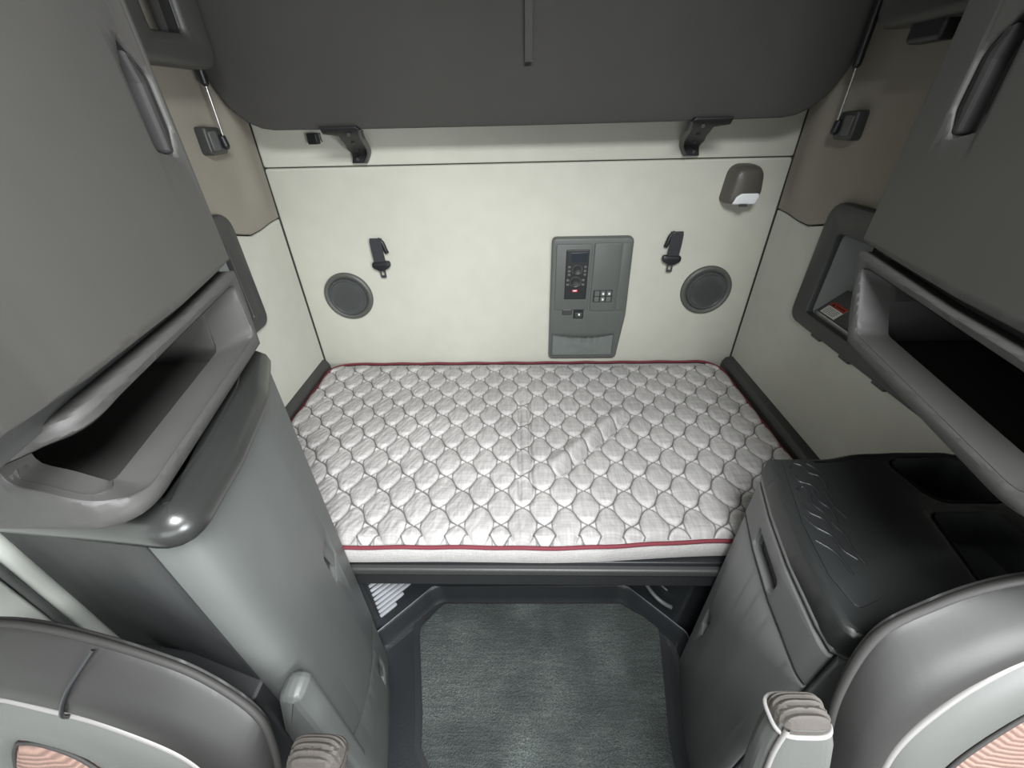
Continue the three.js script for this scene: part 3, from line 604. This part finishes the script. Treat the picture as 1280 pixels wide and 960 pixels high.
// sleeper control panel
{
  const t = thing('control_panel', 'tall grey control panel with climate unit, switches and a cloth pocket on the back wall', 'control panel', [0.29, 0.722, 0]);
  const shape = roundOutline([[0.118, 0.722, 0.024], [0.448, 0.722, 0.024], [0.466, 0.96, 0.05], [0.458, 1.308, 0.022], [0.118, 1.308, 0.022]]);
  const depth = (x, y) => 1;
  part('bezel', warp(extrude(poly(shape), 0.034, 0.010, 5), (x, y, d) => [x, y, d * (0.55 + 0.45 * smooth(0.74, 1.0, y))], 0.1, 0.6, 0.02), M.bezel, t);
  const face = 0.034;
  part('left_face', warp(extrude(poly(rect(0.136, 0.99, 0.288, 1.284, 0.006)), 0.006, 0.003), (x, y, d) => [x, y, face - 0.001 + d], 0), M.bezel, t);
  part('right_face', warp(extrude(poly(rect(0.296, 0.985, 0.408, 1.287, 0.008)), 0.007, 0.003), (x, y, d) => [x, y, face - 0.001 + d], 0), M.bezel, t);
  part('side_face', warp(extrude(poly(roundOutline([[0.413, 0.985, 0.006], [0.452, 0.985, 0.006], [0.450, 1.287, 0.01], [0.413, 1.287, 0.006]])), 0.004, 0.002), (x, y, d) => [x, y, face - 0.001 + d], 0), M.bezel, t);
  const f1 = face + 0.005;
  const unit = part('climate_unit', box(0.178, 1.043, f1 - 0.006, 0.275, 1.262, f1 + 0.004, 0.004), M.blackPlastic, t, 'black climate control unit with a display and two dials');
  part('display', box(0.200, 1.211, f1 + 0.001, 0.268, 1.252, f1 + 0.0055, 0.002), M.display, unit);
  for (const [kx, ky, r] of [[0.228, 1.176, 0.0195], [0.2235, 1.122, 0.0215]]) {
    const k = new THREE.LatheGeometry([[0, 0.018], [0.55 * r, 0.018], [0.6 * r, 0.012], [0.78 * r, 0.014], [0.85 * r, 0.004], [r, 0.005], [1.06 * r, 0.0]].map((p) => P2(...p)), 36).rotateX(Math.PI / 2).translate(kx, ky, f1 + 0.003);
    part('dial', crease(k), M.darkPlastic, unit);
    part('dial_ring', new THREE.TorusGeometry(1.12 * r, 0.0013, 6, 40, Math.PI * 1.5).rotateZ(-Math.PI / 4).translate(kx, ky, f1 + 0.004), M.midPlastic, unit);
  }
  for (const [bx, by] of [[0.194, 1.19], [0.194, 1.172], [0.194, 1.156], [0.262, 1.19], [0.262, 1.172], [0.262, 1.156], [0.19, 1.132], [0.19, 1.112], [0.257, 1.132], [0.257, 1.112]])
    part('button', box(bx - 0.006, by - 0.005, f1 + 0.002, bx + 0.006, by + 0.005, f1 + 0.0065, 0.002), M.bezel, unit);
  part('button', box(0.211, 1.078, f1 + 0.002, 0.236, 1.089, f1 + 0.007, 0.003), M.redPaint, unit, 'red button');
  part('button_mark', box(0.216, 1.082, f1 + 0.0065, 0.230, 1.087, f1 + 0.0076, 0.0005), M.whitePaint, unit);
  const bank = part('switch_bank', box(0.307, 1.028, f1 - 0.004, 0.391, 1.084, f1 + 0.004, 0.003), M.blackPlastic, t, 'black bank of small rocker switches');
  for (let i = 0; i < 3; i++) for (let j = 0; j < 2; j++) part('rocker', box(0.311 + i * 0.0265, 1.031 + j * 0.026, f1 + 0.001, 0.334 + i * 0.0265, 1.054 + j * 0.026, f1 + 0.008, 0.003), M.bezel, bank);
  for (const [i, j] of [[1, 1], [2, 1], [1, 0]]) part('switch_mark', box(0.319 + i * 0.0265, 1.038 + j * 0.026, f1 + 0.0075, 0.327 + i * 0.0265, 1.048 + j * 0.026, f1 + 0.0088, 0.0005), M.whitePaint, bank);
  part('socket_cover', box(0.173, 0.966, 0.030, 0.218, 0.993, 0.040, 0.004), M.darkPlastic, t, 'black socket cover');
  const so = part('power_outlet', box(0.225, 0.948, 0.029, 0.270, 0.996, 0.040, 0.003), M.blackPlastic, t, 'black square power outlet');
  part('outlet_flap', box(0.230, 0.953, 0.038, 0.265, 0.978, 0.044, 0.003), M.darkPlastic, so);
  part('outlet_mark', box(0.246, 0.965, 0.0435, 0.254, 0.974, 0.0448, 0.0005), M.whitePaint, so);
  // cloth pocket with an elastic hem
  const pf = rect(0.128, 0.745, 0.428, 0.906, 0.012), pi = rect(0.134, 0.751, 0.422, 0.900, 0.010).reverse();
  part('pocket_frame', warp(extrude(poly(pf, [pi]), 0.012, 0.003), (x, y, d) => [x, y, 0.016 + d], 0), M.midPlastic, t);
  const g = new THREE.PlaneGeometry(0.286, 0.098, 60, 24), p = g.attributes.position;
  for (let i = 0; i < p.count; i++) {
    const u = (p.getX(i) + 0.143) / 0.286, v = (p.getY(i) + 0.049) / 0.098;
    const gather = (0.0035 * Math.sin(u * 44 + 2 * Math.sin(u * 9)) * smooth(0.35, 1, v) + 0.003 * N2(u * 5, v * 3)) * Math.sin(Math.PI * u);
    p.setXYZ(i, 0.135 + u * 0.286, 0.752 + v * (0.098 + 0.010 * (1 - Math.sin(Math.PI * u)) ), 0.026 + 0.012 * Math.sin(Math.PI * u) * (0.4 + 0.6 * v) + gather);
  }
  g.computeVertexNormals();
  const pk = part('pocket', g, M.pocket, t, 'grey cloth pocket with a gathered elastic hem');
  const hem = []; for (let i = 0; i <= 30; i++) { const u = i / 30; hem.push([0.135 + u * 0.286, 0.85 + 0.010 * (1 - Math.sin(Math.PI * u)), 0.028 + 0.012 * Math.sin(Math.PI * u) + 0.003 * Math.sin(u * 44 + 2 * Math.sin(u * 9)) * Math.sin(Math.PI * u)]); }
  part('hem', tube(hem, 0.0035, 90, 6), M.darkPlastic, pk);
  part('pocket_back', box(0.134, 0.75, 0.016, 0.422, 0.900, 0.021, 0.001), M.bezel, t);
}

// reading lamp
{
  const t = thing('reading_lamp', 'brown-grey reading lamp with a white lens high on the right of the back wall', 'lamp', [0.84, 1.43, 0]);
  const ring = (k) => { // outline from the wall outwards
    const sc = [1, 1.0, 0.97, 0.90, 0.74][k], z = [0.0, 0.03, 0.055, 0.072, 0.080][k], drop = [0, 0, 0.0, -0.002, -0.004][k];
    return resample(roundOutline([[0.775, 1.432, 0.02], [0.885, 1.432, 0.03], [0.905, 1.475, 0.02], [0.893, 1.568, 0.045], [0.787, 1.568, 0.045]], 10), 64).map((p) => V(0.84 + (p[0] - 0.84) * sc, 1.505 + (p[1] - 1.505) * sc + drop, z));
  };
  part('housing', skin([0, 1, 2, 3, 4].map(ring), { capEnd: true }), M.lampHousing, t);
  const lens = [[0.798, 1.434], [0.884, 1.434], [0.890, 1.462], [0.882, 1.474], [0.822, 1.474], [0.806, 1.462]];
  part('lens', warp(extrude(poly(roundOutline(lens.map((p) => [...p, 0.008]))), 0.016, 0.005, 4), (x, y, d) => [x, y + (d) * 0.1, 0.078 + d - (1.474 - y) * 0.30], 0.03), M.lens, t, 'white lens');
  part('lens_switch', box(0.825, 1.428, 0.074, 0.853, 1.437, 0.088, 0.002), M.darkPlastic, t);
}

// ---------------------------------------------------------------- cabinets
const ring3 = (map, pts, d) => pts.map((p) => V(...map(p[0], p[1], p[2] ?? d)));
// hollow behind an opening: outline -> outline, as a skin; side tells which way it faces
function hollow(map, rings, opts = {}) { return skin(rings.map(([pts, d]) => ring3(map, pts, d)), { flip: map.side > 0, capEnd: true, ...opts }); }

function upperCabinet(side, corners, xWall, far, label, handleLabel) {
  const map = plan(corners, -side);
  // the door runs on past the pocket, lengthened out of view to shade the end panel
  const [c0, c1] = corners, ext = 0.18 / (c1[1] - c0[1]), mapD = plan([c0, [c1[0] + (c1[0] - c0[0]) * ext, c1[1] + 0.18, 0.04], [corners[2][0], c1[1] + 0.18]], -side), SD = mapD.length_;
  const S = map.length_;
  const t = thing('upper_cabinet', label, 'cabinet', [side < 0 ? -0.8 : 0.8, 1.385, 1.3]);
  const mp = (x) => x;
  part('body', planSolid(mapD, 0.004, SD, 0.022, 1.522, 2.6, xWall), M.darkPlastic, t);
  part('bottom_plate', planSolid(map, Math.max(0.004, far.fb), S, 0.008, 1.384, 1.392, xWall), M.upperCabinet, t);
  // door: lower edge runs level along the aisle and falls past the front corner
  const low = [[far.s0, 1.545], [far.s0 + 0.08, 1.541], [0.2, 1.538], [0.40, 1.541], [0.45, 1.540], [0.51, 1.524], [0.60, 1.500], [0.75, 1.47], [S - 0.003, 1.45]];
  const slot = roundOutline([[0.086, 1.722, 0.012], [0.036, 1.710, 0.012], [0.016, 1.745, 0.02], [0.016, 1.812, 0.03], [0.062, 1.848, 0.008], [0.082, 1.815, 0.004]], 6);
  const lowD = [[far.s0, 1.545], [far.s0 + 0.08, 1.541], [0.2, 1.538], [0.40, 1.543], [0.50, 1.551], [0.60, 1.556], [SD - 0.003, 1.556]];
  const door = poly([...lowD, [SD - 0.003, 2.6], [far.s0, 2.6]], [slot.slice().reverse()]);
  const d0 = part('door', warp(extrude(door, 0.022, 0.006, 4).translate(0, 0, -0.020), mapD, 0.008), M.upperCabinet, t);
  const sl = resample(slot, 48);
  part('recess', hollow(map, [[sl, -0.004], [sl.map((p) => [0.05 + (p[0] - 0.05) * 0.94, 1.78 + (p[1] - 1.78) * 0.96]), -0.045]]), M.cavity, d0);
  const grip = roundOutline([[0.040, 1.716, 0.008], [0.030, 1.712, 0.008], [0.017, 1.745, 0.02], [0.017, 1.812, 0.03], [0.054, 1.843, 0.006], [0.040, 1.80, 0.01]], 6);
  part('handle', warp(extrude(poly(grip), 0.028, 0.008, 4), (s, y, d) => map(s, y, -0.030 + d), 0.01), M.gripGrey, d0, handleLabel);
  part('recess_block', warp(extrude(poly(roundOutline([[0.05, 1.716, 0.004], [0.082, 1.722, 0.01], [0.082, 1.745, 0.004], [0.05, 1.74, 0.004]])), 0.012, 0.003), (s, y, d) => map(s, y, -0.03 + d), 0.03), M.midPlastic, d0);
  // open pocket shelf below the door
  const top = [...low.filter((p) => p[0] > 0.1).map((p) => [p[0], p[1] - 0.014]).reverse(), [far.ft + 0.02, 1.531], [far.ft + 0.005, 1.527]];
  const mouth = resample(roundOutline([[far.fb + 0.014, 1.408, 0.02], [0.42, 1.407, 0.02], [0.46, 1.424, 0.02], [0.50, 1.444, 0.02], [0.530, 1.455, 0.014], [0.526, 1.478, 0.014], [0.46, 1.505, 0.05], [0.38, 1.509, 0], [far.ft + 0.03, 1.510, 0.014]], 8), 130);
  const frame = poly([[far.fb, 1.384], [S - 0.003, 1.384], ...top, [(far.ft * 0.75 + far.fb * 0.25), 1.49], [(far.ft * 0.3 + far.fb * 0.7), 1.42]], [mouth.slice().reverse()]);
  const f0 = part('pocket_frame', warp(extrude(frame, 0.024, 0.006, 4).translate(0, 0, -0.020), map, 0.008, 0.8), M.frameGrey, t, 'grey frame of the open pocket shelf');
  const mx = (y) => far.fb + 0.014 + (far.ft + 0.016 - far.fb) * (y - 1.408) / 0.102, ix = (y) => far.ib + (far.it - far.ib) * clamp((y - 1.42) / 0.085, 0, 1);
  const inner = mouth.map((p) => {
    const y = 1.46 + (p[1] - 1.46) * (p[1] < 1.46 ? 0.72 : 0.96);
    const near = smooth(0.42, 0.47, p[0]), q = p[0] < 0.25 ? ix(y) + (p[0] - mx(p[1])) * (0.25 - ix(y)) / (0.25 - mx(p[1])) : p[0];
    return [q, y + (p[1] - y) * near * 0.8, -0.029 + 0.023 * near];
  });
  const blend = (k) => mouth.map((p, i) => [p[0] + (inner[i][0] - p[0]) * k, p[1] + (inner[i][1] - p[1]) * k]);
  part('pocket_reveal', hollow(map, [[mouth, 0.001], [blend(0.06), -0.006], [blend(1), -0.029]], { capEnd: false, angle: 0.9 }), M.frameGrey, f0);
  // the bin drops behind the lip and runs back to the side wall
  const r2 = ring3(map, inner, -0.029), r2b = ring3(map, inner.map((p) => [p[0], p[1] < 1.462 ? 1.397 : p[1] + 0.004, p[2] - 0.006]), 0), r3 = r2b.map((q) => V(q.x + side * 0.36, q.y, q.z));
  part('pocket_liner', skin([r2, r2b, r3], { flip: map.side > 0, capEnd: true, angle: 0.5 }), M.frameGrey, f0, 'deep bin of the pocket');
}
upperCabinet(-1, [[-0.532, 1.06], [-0.4285, 1.508, 0.045], [-0.955, 1.508]], -W + 0.001, { s0: 0, ft: 0.0, fb: 0.02, it: 0.10, ib: 0.11 }, 'large grey upper cabinet with an open pocket shelf on the left of the picture', 'dark grip in the door recess');
upperCabinet(1, [[0.608, 1.06], [0.518, 1.508, 0.045], [0.955, 1.508]], W - 0.001, { s0: -0.062, ft: -0.058, fb: 0.035, it: 0.012, ib: 0.08 }, 'large dark grey upper cabinet with an open pocket shelf on the right of the picture', 'dark grip in the door recess');

// flush pull: hollow with a tilted flap
function flushPull(map, outline, parent, mat, name = 'pull') {
  const o = resample(outline, 40), cx = o.reduce((a, p) => a + p[0], 0) / 40, cy = o.reduce((a, p) => a + p[1], 0) / 40;
  const k = part(name, hollow(map, [[o, -0.0015], [o.map((p) => [cx + (p[0] - cx) * 0.93, cy + (p[1] - cy) * 0.93]), -0.004], [o.map((p) => [cx + (p[0] - cx) * 0.86, cy + (p[1] - cy) * 0.86]), -0.034]], { angle: 0.5 }), mat, parent);
  return [k, cx, cy];
}
{
  const map = plan([[-0.542, 1.06], [-0.497, 1.19, 0.1], [-0.468, 1.31, 0.1], [-0.432, 1.487, 0.05], [-0.957, 1.34]], 1);
  const S = map.length_, t = thing('lower_cabinet', 'tall grey-green lower cabinet with a slanting door beside the left end of the mattress', 'cabinet', [-0.75, 0, 1.25]);
  part('body', planSolid(map, 0.0, S, 0.014, -0.015, 1.32, -W + 0.001), M.darkPlastic, t);
  const bottom = [[0.003, 0.300], [0.10, 0.301], [0.16, 0.308], [0.235, 0.335], [0.33, 0.395], [0.41, 0.475], [0.465, 0.535]];
  const pull = roundOutline([[0.082, 0.872, 0.008], [0.155, 0.868, 0.012], [0.150, 0.752, 0.006], [0.080, 0.772, 0.008]]);
  const dr = part('door', warp(extrude(poly([...bottom, [0.465, 1.316], [0.003, 1.316]], [pull]), 0.018, 0.006, 4).translate(0, 0, -0.016), map, 0.01), M.lowerCabinet, t);
  const [pk] = flushPull(map, pull, dr, M.lowerCabinet);
  part('flap', warp(extrude(poly([[0.088, 0.862], [0.122, 0.862], [0.118, 0.778], [0.086, 0.786]]), 0.004, 0.001), (s, y, d) => map(s, y, -0.017 + d + 0.16 * (0.862 - y)), 0), M.lowerCabinet, pk);
  const pull2 = roundOutline([[0.084, 0.186, 0.006], [0.142, 0.184, 0.008], [0.142, 0.085, 0.006], [0.082, 0.10, 0.006]]);
  const lp = part('lower_panel', warp(extrude(poly([[0.003, -0.012], [0.47, -0.012], [0.47, 0.533], ...bottom.slice(0, -1).reverse().map((p) => [p[0], p[1] - 0.006])], [pull2]), 0.016, 0.005, 4).translate(0, 0, -0.016), map, 0.01), M.lowerCabinet, t);
  const [pk2] = flushPull(map, pull2, lp, M.lowerCabinet);
  part('flap', warp(extrude(poly([[0.090, 0.176], [0.118, 0.176], [0.116, 0.108], [0.090, 0.114]]), 0.004, 0.001), (s, y, d) => map(s, y, -0.017 + d + 0.16 * (0.176 - y)), 0), M.lowerCabinet, pk2);
  part('near_panel', warp(extrude(poly([[0.471, -0.012], [S - 0.004, -0.012], [S - 0.004, 1.318], [0.471, 1.318]]), 0.016, 0.005, 4).translate(0, 0, -0.016), map, 0.05), M.railBlack, t, 'black near end panel');  // black is partly the panel itself, partly shade put into its colour
  // bulging top moulding
  const cap = plan([[-0.54, 1.062], [-0.478, 1.19, 0.12], [-0.437, 1.34, 0.12], [-0.413, 1.49, 0.035], [-0.90, 1.44]], 1);
  const prof = [[-0.02, 1.312], [-0.004, 1.313], [0.004, 1.320], [0.008, 1.334], [0.004, 1.350], [-0.010, 1.362], [-0.04, 1.368]];
  const rows = prof.map(([d, y]) => { const r = []; for (let i = 0; i <= 70; i++) r.push(V(...cap(cap.length_ * i / 70, y, d))); return r; });
  part('top_moulding', skin(rows, { closed: false, angle: 0.9, flip: true }), M.gloss, t, 'glossy dark top moulding');
  part('top', planSolid(cap, 0, cap.length_, 0.03, 1.32, 1.368, -W + 0.002), M.gloss, t);
  // lower end block with a moulded loop at its corner
  const eb = roundOutline([[-0.80, 1.40], [-0.80, 1.497, 0.01], [-0.50, 1.497, 0.01], [-0.50, 1.44]]);
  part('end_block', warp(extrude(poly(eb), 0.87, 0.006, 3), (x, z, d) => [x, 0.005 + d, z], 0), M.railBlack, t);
  const loopPts = roundOutline([[-0.52, 0.45, 0], [-0.490, 0.74, 0.06], [-0.448, 0.90, 0.03], [-0.404, 0.905, 0.03], [-0.400, 0.45, 0]], 8);
  part('moulded_loop', warp(extrude(poly(loopPts), 0.036, 0.016, 6), (x, y, d) => [x, y, 1.470 + d], 0, 1.2), M.lowerCabinet, t, 'rounded moulded loop at the corner');
}
{
  const map = plan([[0.582, 1.06], [0.548, 1.18, 0.1], [0.524, 1.30, 0.1], [0.505, 1.472, 0.04], [0.955, 1.46]], -1);
  const S = map.length_, t = thing('lower_cabinet', 'low dark grey cabinet with drawer and moulded worktop at the mattress right end', 'cabinet', [0.78, 0, 1.26]);
  part('body', planSolid(map, 0.0, S, 0.014, -0.015, 0.99, W - 0.001), M.railBlack, t);
  const pull = roundOutline([[0.046, 0.452, 0.006], [0.085, 0.446, 0.006], [0.078, 0.345, 0.004], [0.048, 0.368, 0.006]]);
  const dr = part('door', warp(extrude(poly([[0.003, -0.012], [0.405, -0.012], [0.405, 0.849], [0.003, 0.849]], [pull]), 0.018, 0.006, 4).translate(0, 0, -0.016), map, 0.01), M.rightCabinetLit, t);
  flushPull(map, pull, dr, M.rightCabinetLit);
  const hp = roundOutline([[0.105, 0.873, 0.010], [0.228, 0.873, 0.016], [0.243, 0.890, 0.012], [0.243, 0.926, 0.010], [0.105, 0.926, 0.006]]);
  const dw = part('drawer', warp(extrude(poly([[0.003, 0.861], [0.405, 0.861], [0.405, 0.975], [0.003, 0.975]], [hp]), 0.020, 0.006, 4).translate(0, 0, -0.016), map, 0.01), M.rightCabinetLit, t);
  flushPull(map, hp, dw, M.rightCabinetLit, 'pull');
  part('near_panel', warp(extrude(poly([[0.412, -0.012], [S - 0.004, -0.012], [S - 0.004, 0.978], [0.412, 0.978]]), 0.016, 0.005, 4).translate(0, 0, -0.016), map, 0.05), M.rightCabinetLit, t);
  part('edge_band', warp(extrude(poly([[0.0, 0.984], [S - 0.004, 0.984], [S - 0.004, 1.0], [0.0, 1.0]]), 0.014, 0.005, 3).translate(0, 0, -0.010), map, 0.04), M.rightCabinetLit, t);
  // worktop with two sunk trays next to the wall
  const pts = []; for (let i = 0; i <= 50; i++) { const q = map(S * i / 50, 0, 0.004); pts.push([q[0], q[2]]); }
  pts.push([0.955, 1.31], [W - 0.002, 1.31], [W - 0.002, 1.062]);
  const trayA = roundOutline([[0.822, 1.082, 0.035], [0.985, 1.082, 0.03], [0.985, 1.205, 0.03], [0.838, 1.205, 0.04]]);
  const trayB = roundOutline([[0.805, 1.235, 0.02], [0.935, 1.235, 0.03], [0.935, 1.42, 0.03], [0.765, 1.42, 0.04]]);
  const top = part('worktop', warp(extrude(poly(pts, [trayA, trayB]), 0.056, 0.016, 5), (x, z, d) => [x, 1.002 + d + 0.018 * smooth(0.70, 0.78, x), z], 0.02, 0.9), M.worktop, t, 'dark moulded worktop');
  for (const [tr, cx, cz] of [[trayA, 0.905, 1.143], [trayB, 0.86, 1.33]]) {
    const o = resample(tr, 64);
    part('tray', skin([[1.0, 1.074], [0.985, 1.066], [0.94, 0.90]].map(([k, y]) => o.map((p) => V(cx + (p[0] - cx) * k, y, cz + (p[1] - cz) * k))), { capEnd: true, flip: true }), M.cavity, top, 'deep black tray');
  }
  // non-slip tread: raised zigzag ribs along the aisle edge
  const mat = [[0.600, 1.075], [0.672, 1.07], [0.66, 1.16], [0.63, 1.30], [0.60, 1.40], [0.545, 1.42], [0.535, 1.36], [0.55, 1.25], [0.578, 1.15]];
  const pad = part('tread_pad', warp(extrude(poly(roundOutline(mat.map((p) => [...p, 0.012]))), 0.003, 0.001), (x, z, d) => [x, 1.0575 + d, z], 0), M.worktop, top, 'non-slip pad with zigzag ribs');
  const zig = [[[0.605, 1.10], [0.617, 1.085], [0.634, 1.092], [0.640, 1.115], [0.655, 1.125], [0.652, 1.16]], [[0.600, 1.12], [0.604, 1.14], [0.622, 1.15], [0.628, 1.17]], [[0.650, 1.085], [0.660, 1.10], [0.666, 1.12]],
    [[0.586, 1.165], [0.600, 1.155], [0.606, 1.175], [0.596, 1.20], [0.606, 1.225]], [[0.618, 1.165], [0.614, 1.195], [0.624, 1.215], [0.618, 1.25]], [[0.574, 1.20], [0.578, 1.225], [0.594, 1.24], [0.596, 1.265]],
    [[0.560, 1.235], [0.570, 1.26], [0.588, 1.28], [0.590, 1.31], [0.604, 1.33]], [[0.606, 1.25], [0.614, 1.28], [0.608, 1.31], [0.612, 1.34]], [[0.552, 1.29], [0.572, 1.315], [0.576, 1.36]], [[0.640, 1.17], [0.636, 1.21], [0.644, 1.24]]];
  for (const zz of zig) part('tread_rib', tube(zz.map(([x, z]) => [x, 1.0605, z]), 0.0032, 36, 6), M.blackPlastic, pad);
}

// ---------------------------------------------------------------- seats (turned side of the camera: their fronts face it)
function seat(cx, outer, pipe, ins, farSide, squeeze, tone, label, arm) {
  const t = thing('seat', label, 'seat', [cx, 0, 1.62]);
  const zPlane = (y, d) => 1.5 + 0.3 * (1.2 - y) + d;
  // half outlines (towards the aisle) mirrored to the door side
  const full = (half, sq, n = 150) => {
    const a = half.map(([x, y]) => [cx - farSide * x, y]), b = half.slice(1).reverse().map(([x, y]) => [cx + farSide * x * sq, y]);
    const c = new THREE.SplineCurve([...b, ...a].map((p) => P2(...p)));
    return c.getPoints(n).map((p) => [p.x, p.y]);
  };
  const O = full(outer, squeeze), P = full(pipe, squeeze), I = full(ins, squeeze);
  const r3 = (pts, d) => pts.map((p) => V(p[0], p[1], zPlane(p[1], d)));
  const mix = (A, B, k) => A.map((p, i) => [p[0] + (B[i][0] - p[0]) * k, p[1] + (B[i][1] - p[1]) * k]);
  const grow = (A, k) => { const y0 = 0.75; return A.map((p) => [cx + (p[0] - cx) * k, y0 + (p[1] - y0) * k]); };
  const fl = farSide > 0;
  const opt = { closed: false, angle: 1.1, flip: fl };
  const back = part('bolster', skin([r3(grow(O, 0.985), -0.05), r3(O, -0.046), r3(O, -0.038), r3(mix(O, P, 0.07), -0.026), r3(mix(O, P, 0.22), -0.004), r3(mix(O, P, 0.45), 0.010), r3(mix(O, P, 0.7), 0.008), r3(mix(O, P, 0.9), -0.004), r3(P, -0.016)], opt), M[tone], t, 'padded leather bolster');
  part('back_shell', skin([r3(grow(O, 0.985), -0.05), r3(grow(O, 0.6), -0.052), r3(grow(O, 0.1), -0.052)], { ...opt, flip: !fl }), M.darkPlastic, t);
  part('edge_welt', tube(r3(mix(O, O, 0), -0.036), 0.006, 260, 8), M.welt, back);
  part('inner_panel', skin([r3(P, -0.016), r3(mix(P, I, 0.12), -0.004), r3(mix(P, I, 0.4), 0.004), r3(mix(P, I, 0.75), 0.002), r3(I, -0.010)], opt), M.leatherPale, t, 'paler leather inner panel');
  part('piping', tube(r3(P, -0.008), 0.0046, 260, 8), M.seatPiping, t);
  part('insert', skin([r3(I, -0.010), r3(mix(I, grow(I, 0.7), 0.3), -0.002), r3(grow(I, 0.5), 0.004), r3(grow(I, 0.05), 0.004)], opt), M.insert, t, 'ribbed brown fabric insert');
  part('insert_welt', tube(r3(I, -0.006), 0.003, 260, 6), M.welt, t);
  if (farSide < 0) { // stitched seam across the bolster
    const q = [[0.165, 1.098], [0.138, 1.06], [0.118, 1.02], [0.10, 0.985]].map(([x, y], i) => V(cx + x, y, zPlane(y, [-0.02, 0.008, 0.012, -0.006][i])));
    part('seam', tube(q, 0.003, 30, 6), M.blackPlastic, back);
  }
  part('cushion', box(cx - (farSide < 0 ? 0.12 : 0.24), 0.42, 1.76, cx + (farSide < 0 ? 0.24 : 0.15), 0.58, 2.14, 0.05), M[tone], t);
  part('pedestal', box(cx - 0.11, -0.02, 1.72, cx + 0.11, 0.43, 2.05, 0.02), M.darkPlastic, t);
  arm(t, zPlane);
}
// folded-up armrest: upholstered paddle with a ribbed cap
function armrest(t, axis, w0, w1, depth, capMat, faceMat, withFace, capH = 0.055) {
  const [[x0, y0, z0], [x1, y1, z1]] = axis; // from bottom to top, centre of the paddle
  const rows = [], N = 96;
  const at = (k) => [x0 + (x1 - x0) * k, y0 + (y1 - y0) * k, z0 + (z1 - z0) * k];
  const sec = (k, sx, sz, dy) => { const c = at(k), r = []; for (let i = 0; i < N; i++) { const a = 2 * Math.PI * i / N, e = 0.55; const cs = Math.cos(a), sn = Math.sin(a); r.push(V(c[0] + Math.sign(cs) * Math.abs(cs) ** e * sx, c[1] + dy, c[2] + Math.sign(sn) * Math.abs(sn) ** e * sz)); } return r; };
  const nr = withFace ? 10 : 200;
  for (let i = 0; i <= nr; i++) { const k = i / nr, rib = withFace ? 0 : 0.002 * Math.cos(k * Math.PI * 2 * 25); rows.push(sec(k, (w1 + (w0 - w1) * (1 - k) ** 0.5) / 2 + rib, depth / 2 + rib, 0)); }
  const arm = part('armrest', skin(rows, { flip: true, angle: 1 }), faceMat, t, 'folded armrest with a ribbed fabric end');
  // ribbed cap over the top end
  const cap = [];
  for (let i = 0; i <= 60; i++) { // ribs run across the paddle
    const a = i / 60 * Math.PI / 2 * 0.985;
    const r = sec(1, (w1 / 2 + 0.002) * Math.cos(a) ** 0.6, (depth / 2 + 0.002) * Math.cos(a) ** 0.6, capH * Math.sin(a) - 0.012);
    for (const q of r) q.y += 0.0022 * Math.cos((q.z - z1 + 0.5 * (q.y - y1)) / 0.0085 * Math.PI * 2) * smooth(0, 0.3, a);
    cap.push(r);
  }
  part('ribbed_cap', skin(cap, { flip: true, capEnd: true, angle: 0.9 }), capMat, arm, 'ribbed brown end cap');
  if (withFace) {
    const edge = sec(1, w1 / 2 + 0.003, depth / 2 + 0.003, -0.014); // piping round the end, then down one edge
    part('armrest_piping', new THREE.TubeGeometry(new THREE.CatmullRomCurve3(edge, true), 120, 0.0035, 8, true), M.seatPiping, arm);
    const side = rows.map((r) => r[Math.round(N * 0.36)].clone().add(V(-0.001, 0, 0.002)));
    part('armrest_piping', tube(side, 0.0035, 30, 8), M.seatPiping, arm);
  }
  part('armrest_hinge', box(Math.min(x0, x0 + 0.06 * Math.sign(x0)) - 0.03, y0 - 0.02, z0 - 0.03, Math.max(x0, x0 + 0.06 * Math.sign(x0)) + 0.03, y0 + 0.04, z0 + 0.03, 0.01), M.darkPlastic, arm);
}
seat(-0.82, [[0, 1.125], [0.05, 1.122], [0.118, 1.106], [0.215, 1.07], [0.30, 1.025], [0.37, 0.953], [0.388, 0.88], [0.38, 0.75], [0.34, 0.55]],
  [[0, 1.016], [0.063, 0.998], [0.155, 0.964], [0.264, 0.893], [0.29, 0.82], [0.285, 0.72], [0.26, 0.60]],
  [[0, 0.925], [0.035, 0.921], [0.09, 0.888], [0.13, 0.82], [0.135, 0.72], [0.12, 0.63]], -1, 0.3, 'leather',
  'leather seat at the lower left corner, with a stitched seam across its dark bolster', (t) => armrest(t, [[-0.40, 0.60, 1.68], [-0.325, 0.945, 1.588]], 0.10, 0.082, 0.046, M.ribbed, M.ribbed, false, 0.04));
seat(0.77, [[0, 1.225], [0.06, 1.222], [0.132, 1.207], [0.202, 1.174], [0.269, 1.119], [0.297, 1.016], [0.296, 0.90], [0.29, 0.70], [0.26, 0.55]],
  [[0, 1.14], [0.05, 1.132], [0.098, 1.111], [0.162, 1.046], [0.214, 0.954], [0.226, 0.86], [0.222, 0.72], [0.2, 0.60]],
  [[0, 1.045], [0.03, 1.035], [0.062, 1.01], [0.123, 0.923], [0.14, 0.85], [0.14, 0.72], [0.12, 0.64]], 1, 0.6, 'leather',
  'grey leather seat at the lower right corner', (t) => armrest(t, [[0.405, 0.60, 1.66], [0.363, 1.082, 1.567]], 0.15, 0.068, 0.042, M.ribbed, M.leatherPale, true, 0.026));

scene.traverse((o) => { if (o.isMesh) { o.castShadow = true; o.receiveShadow = true; } });
renderer.render(scene, camera);
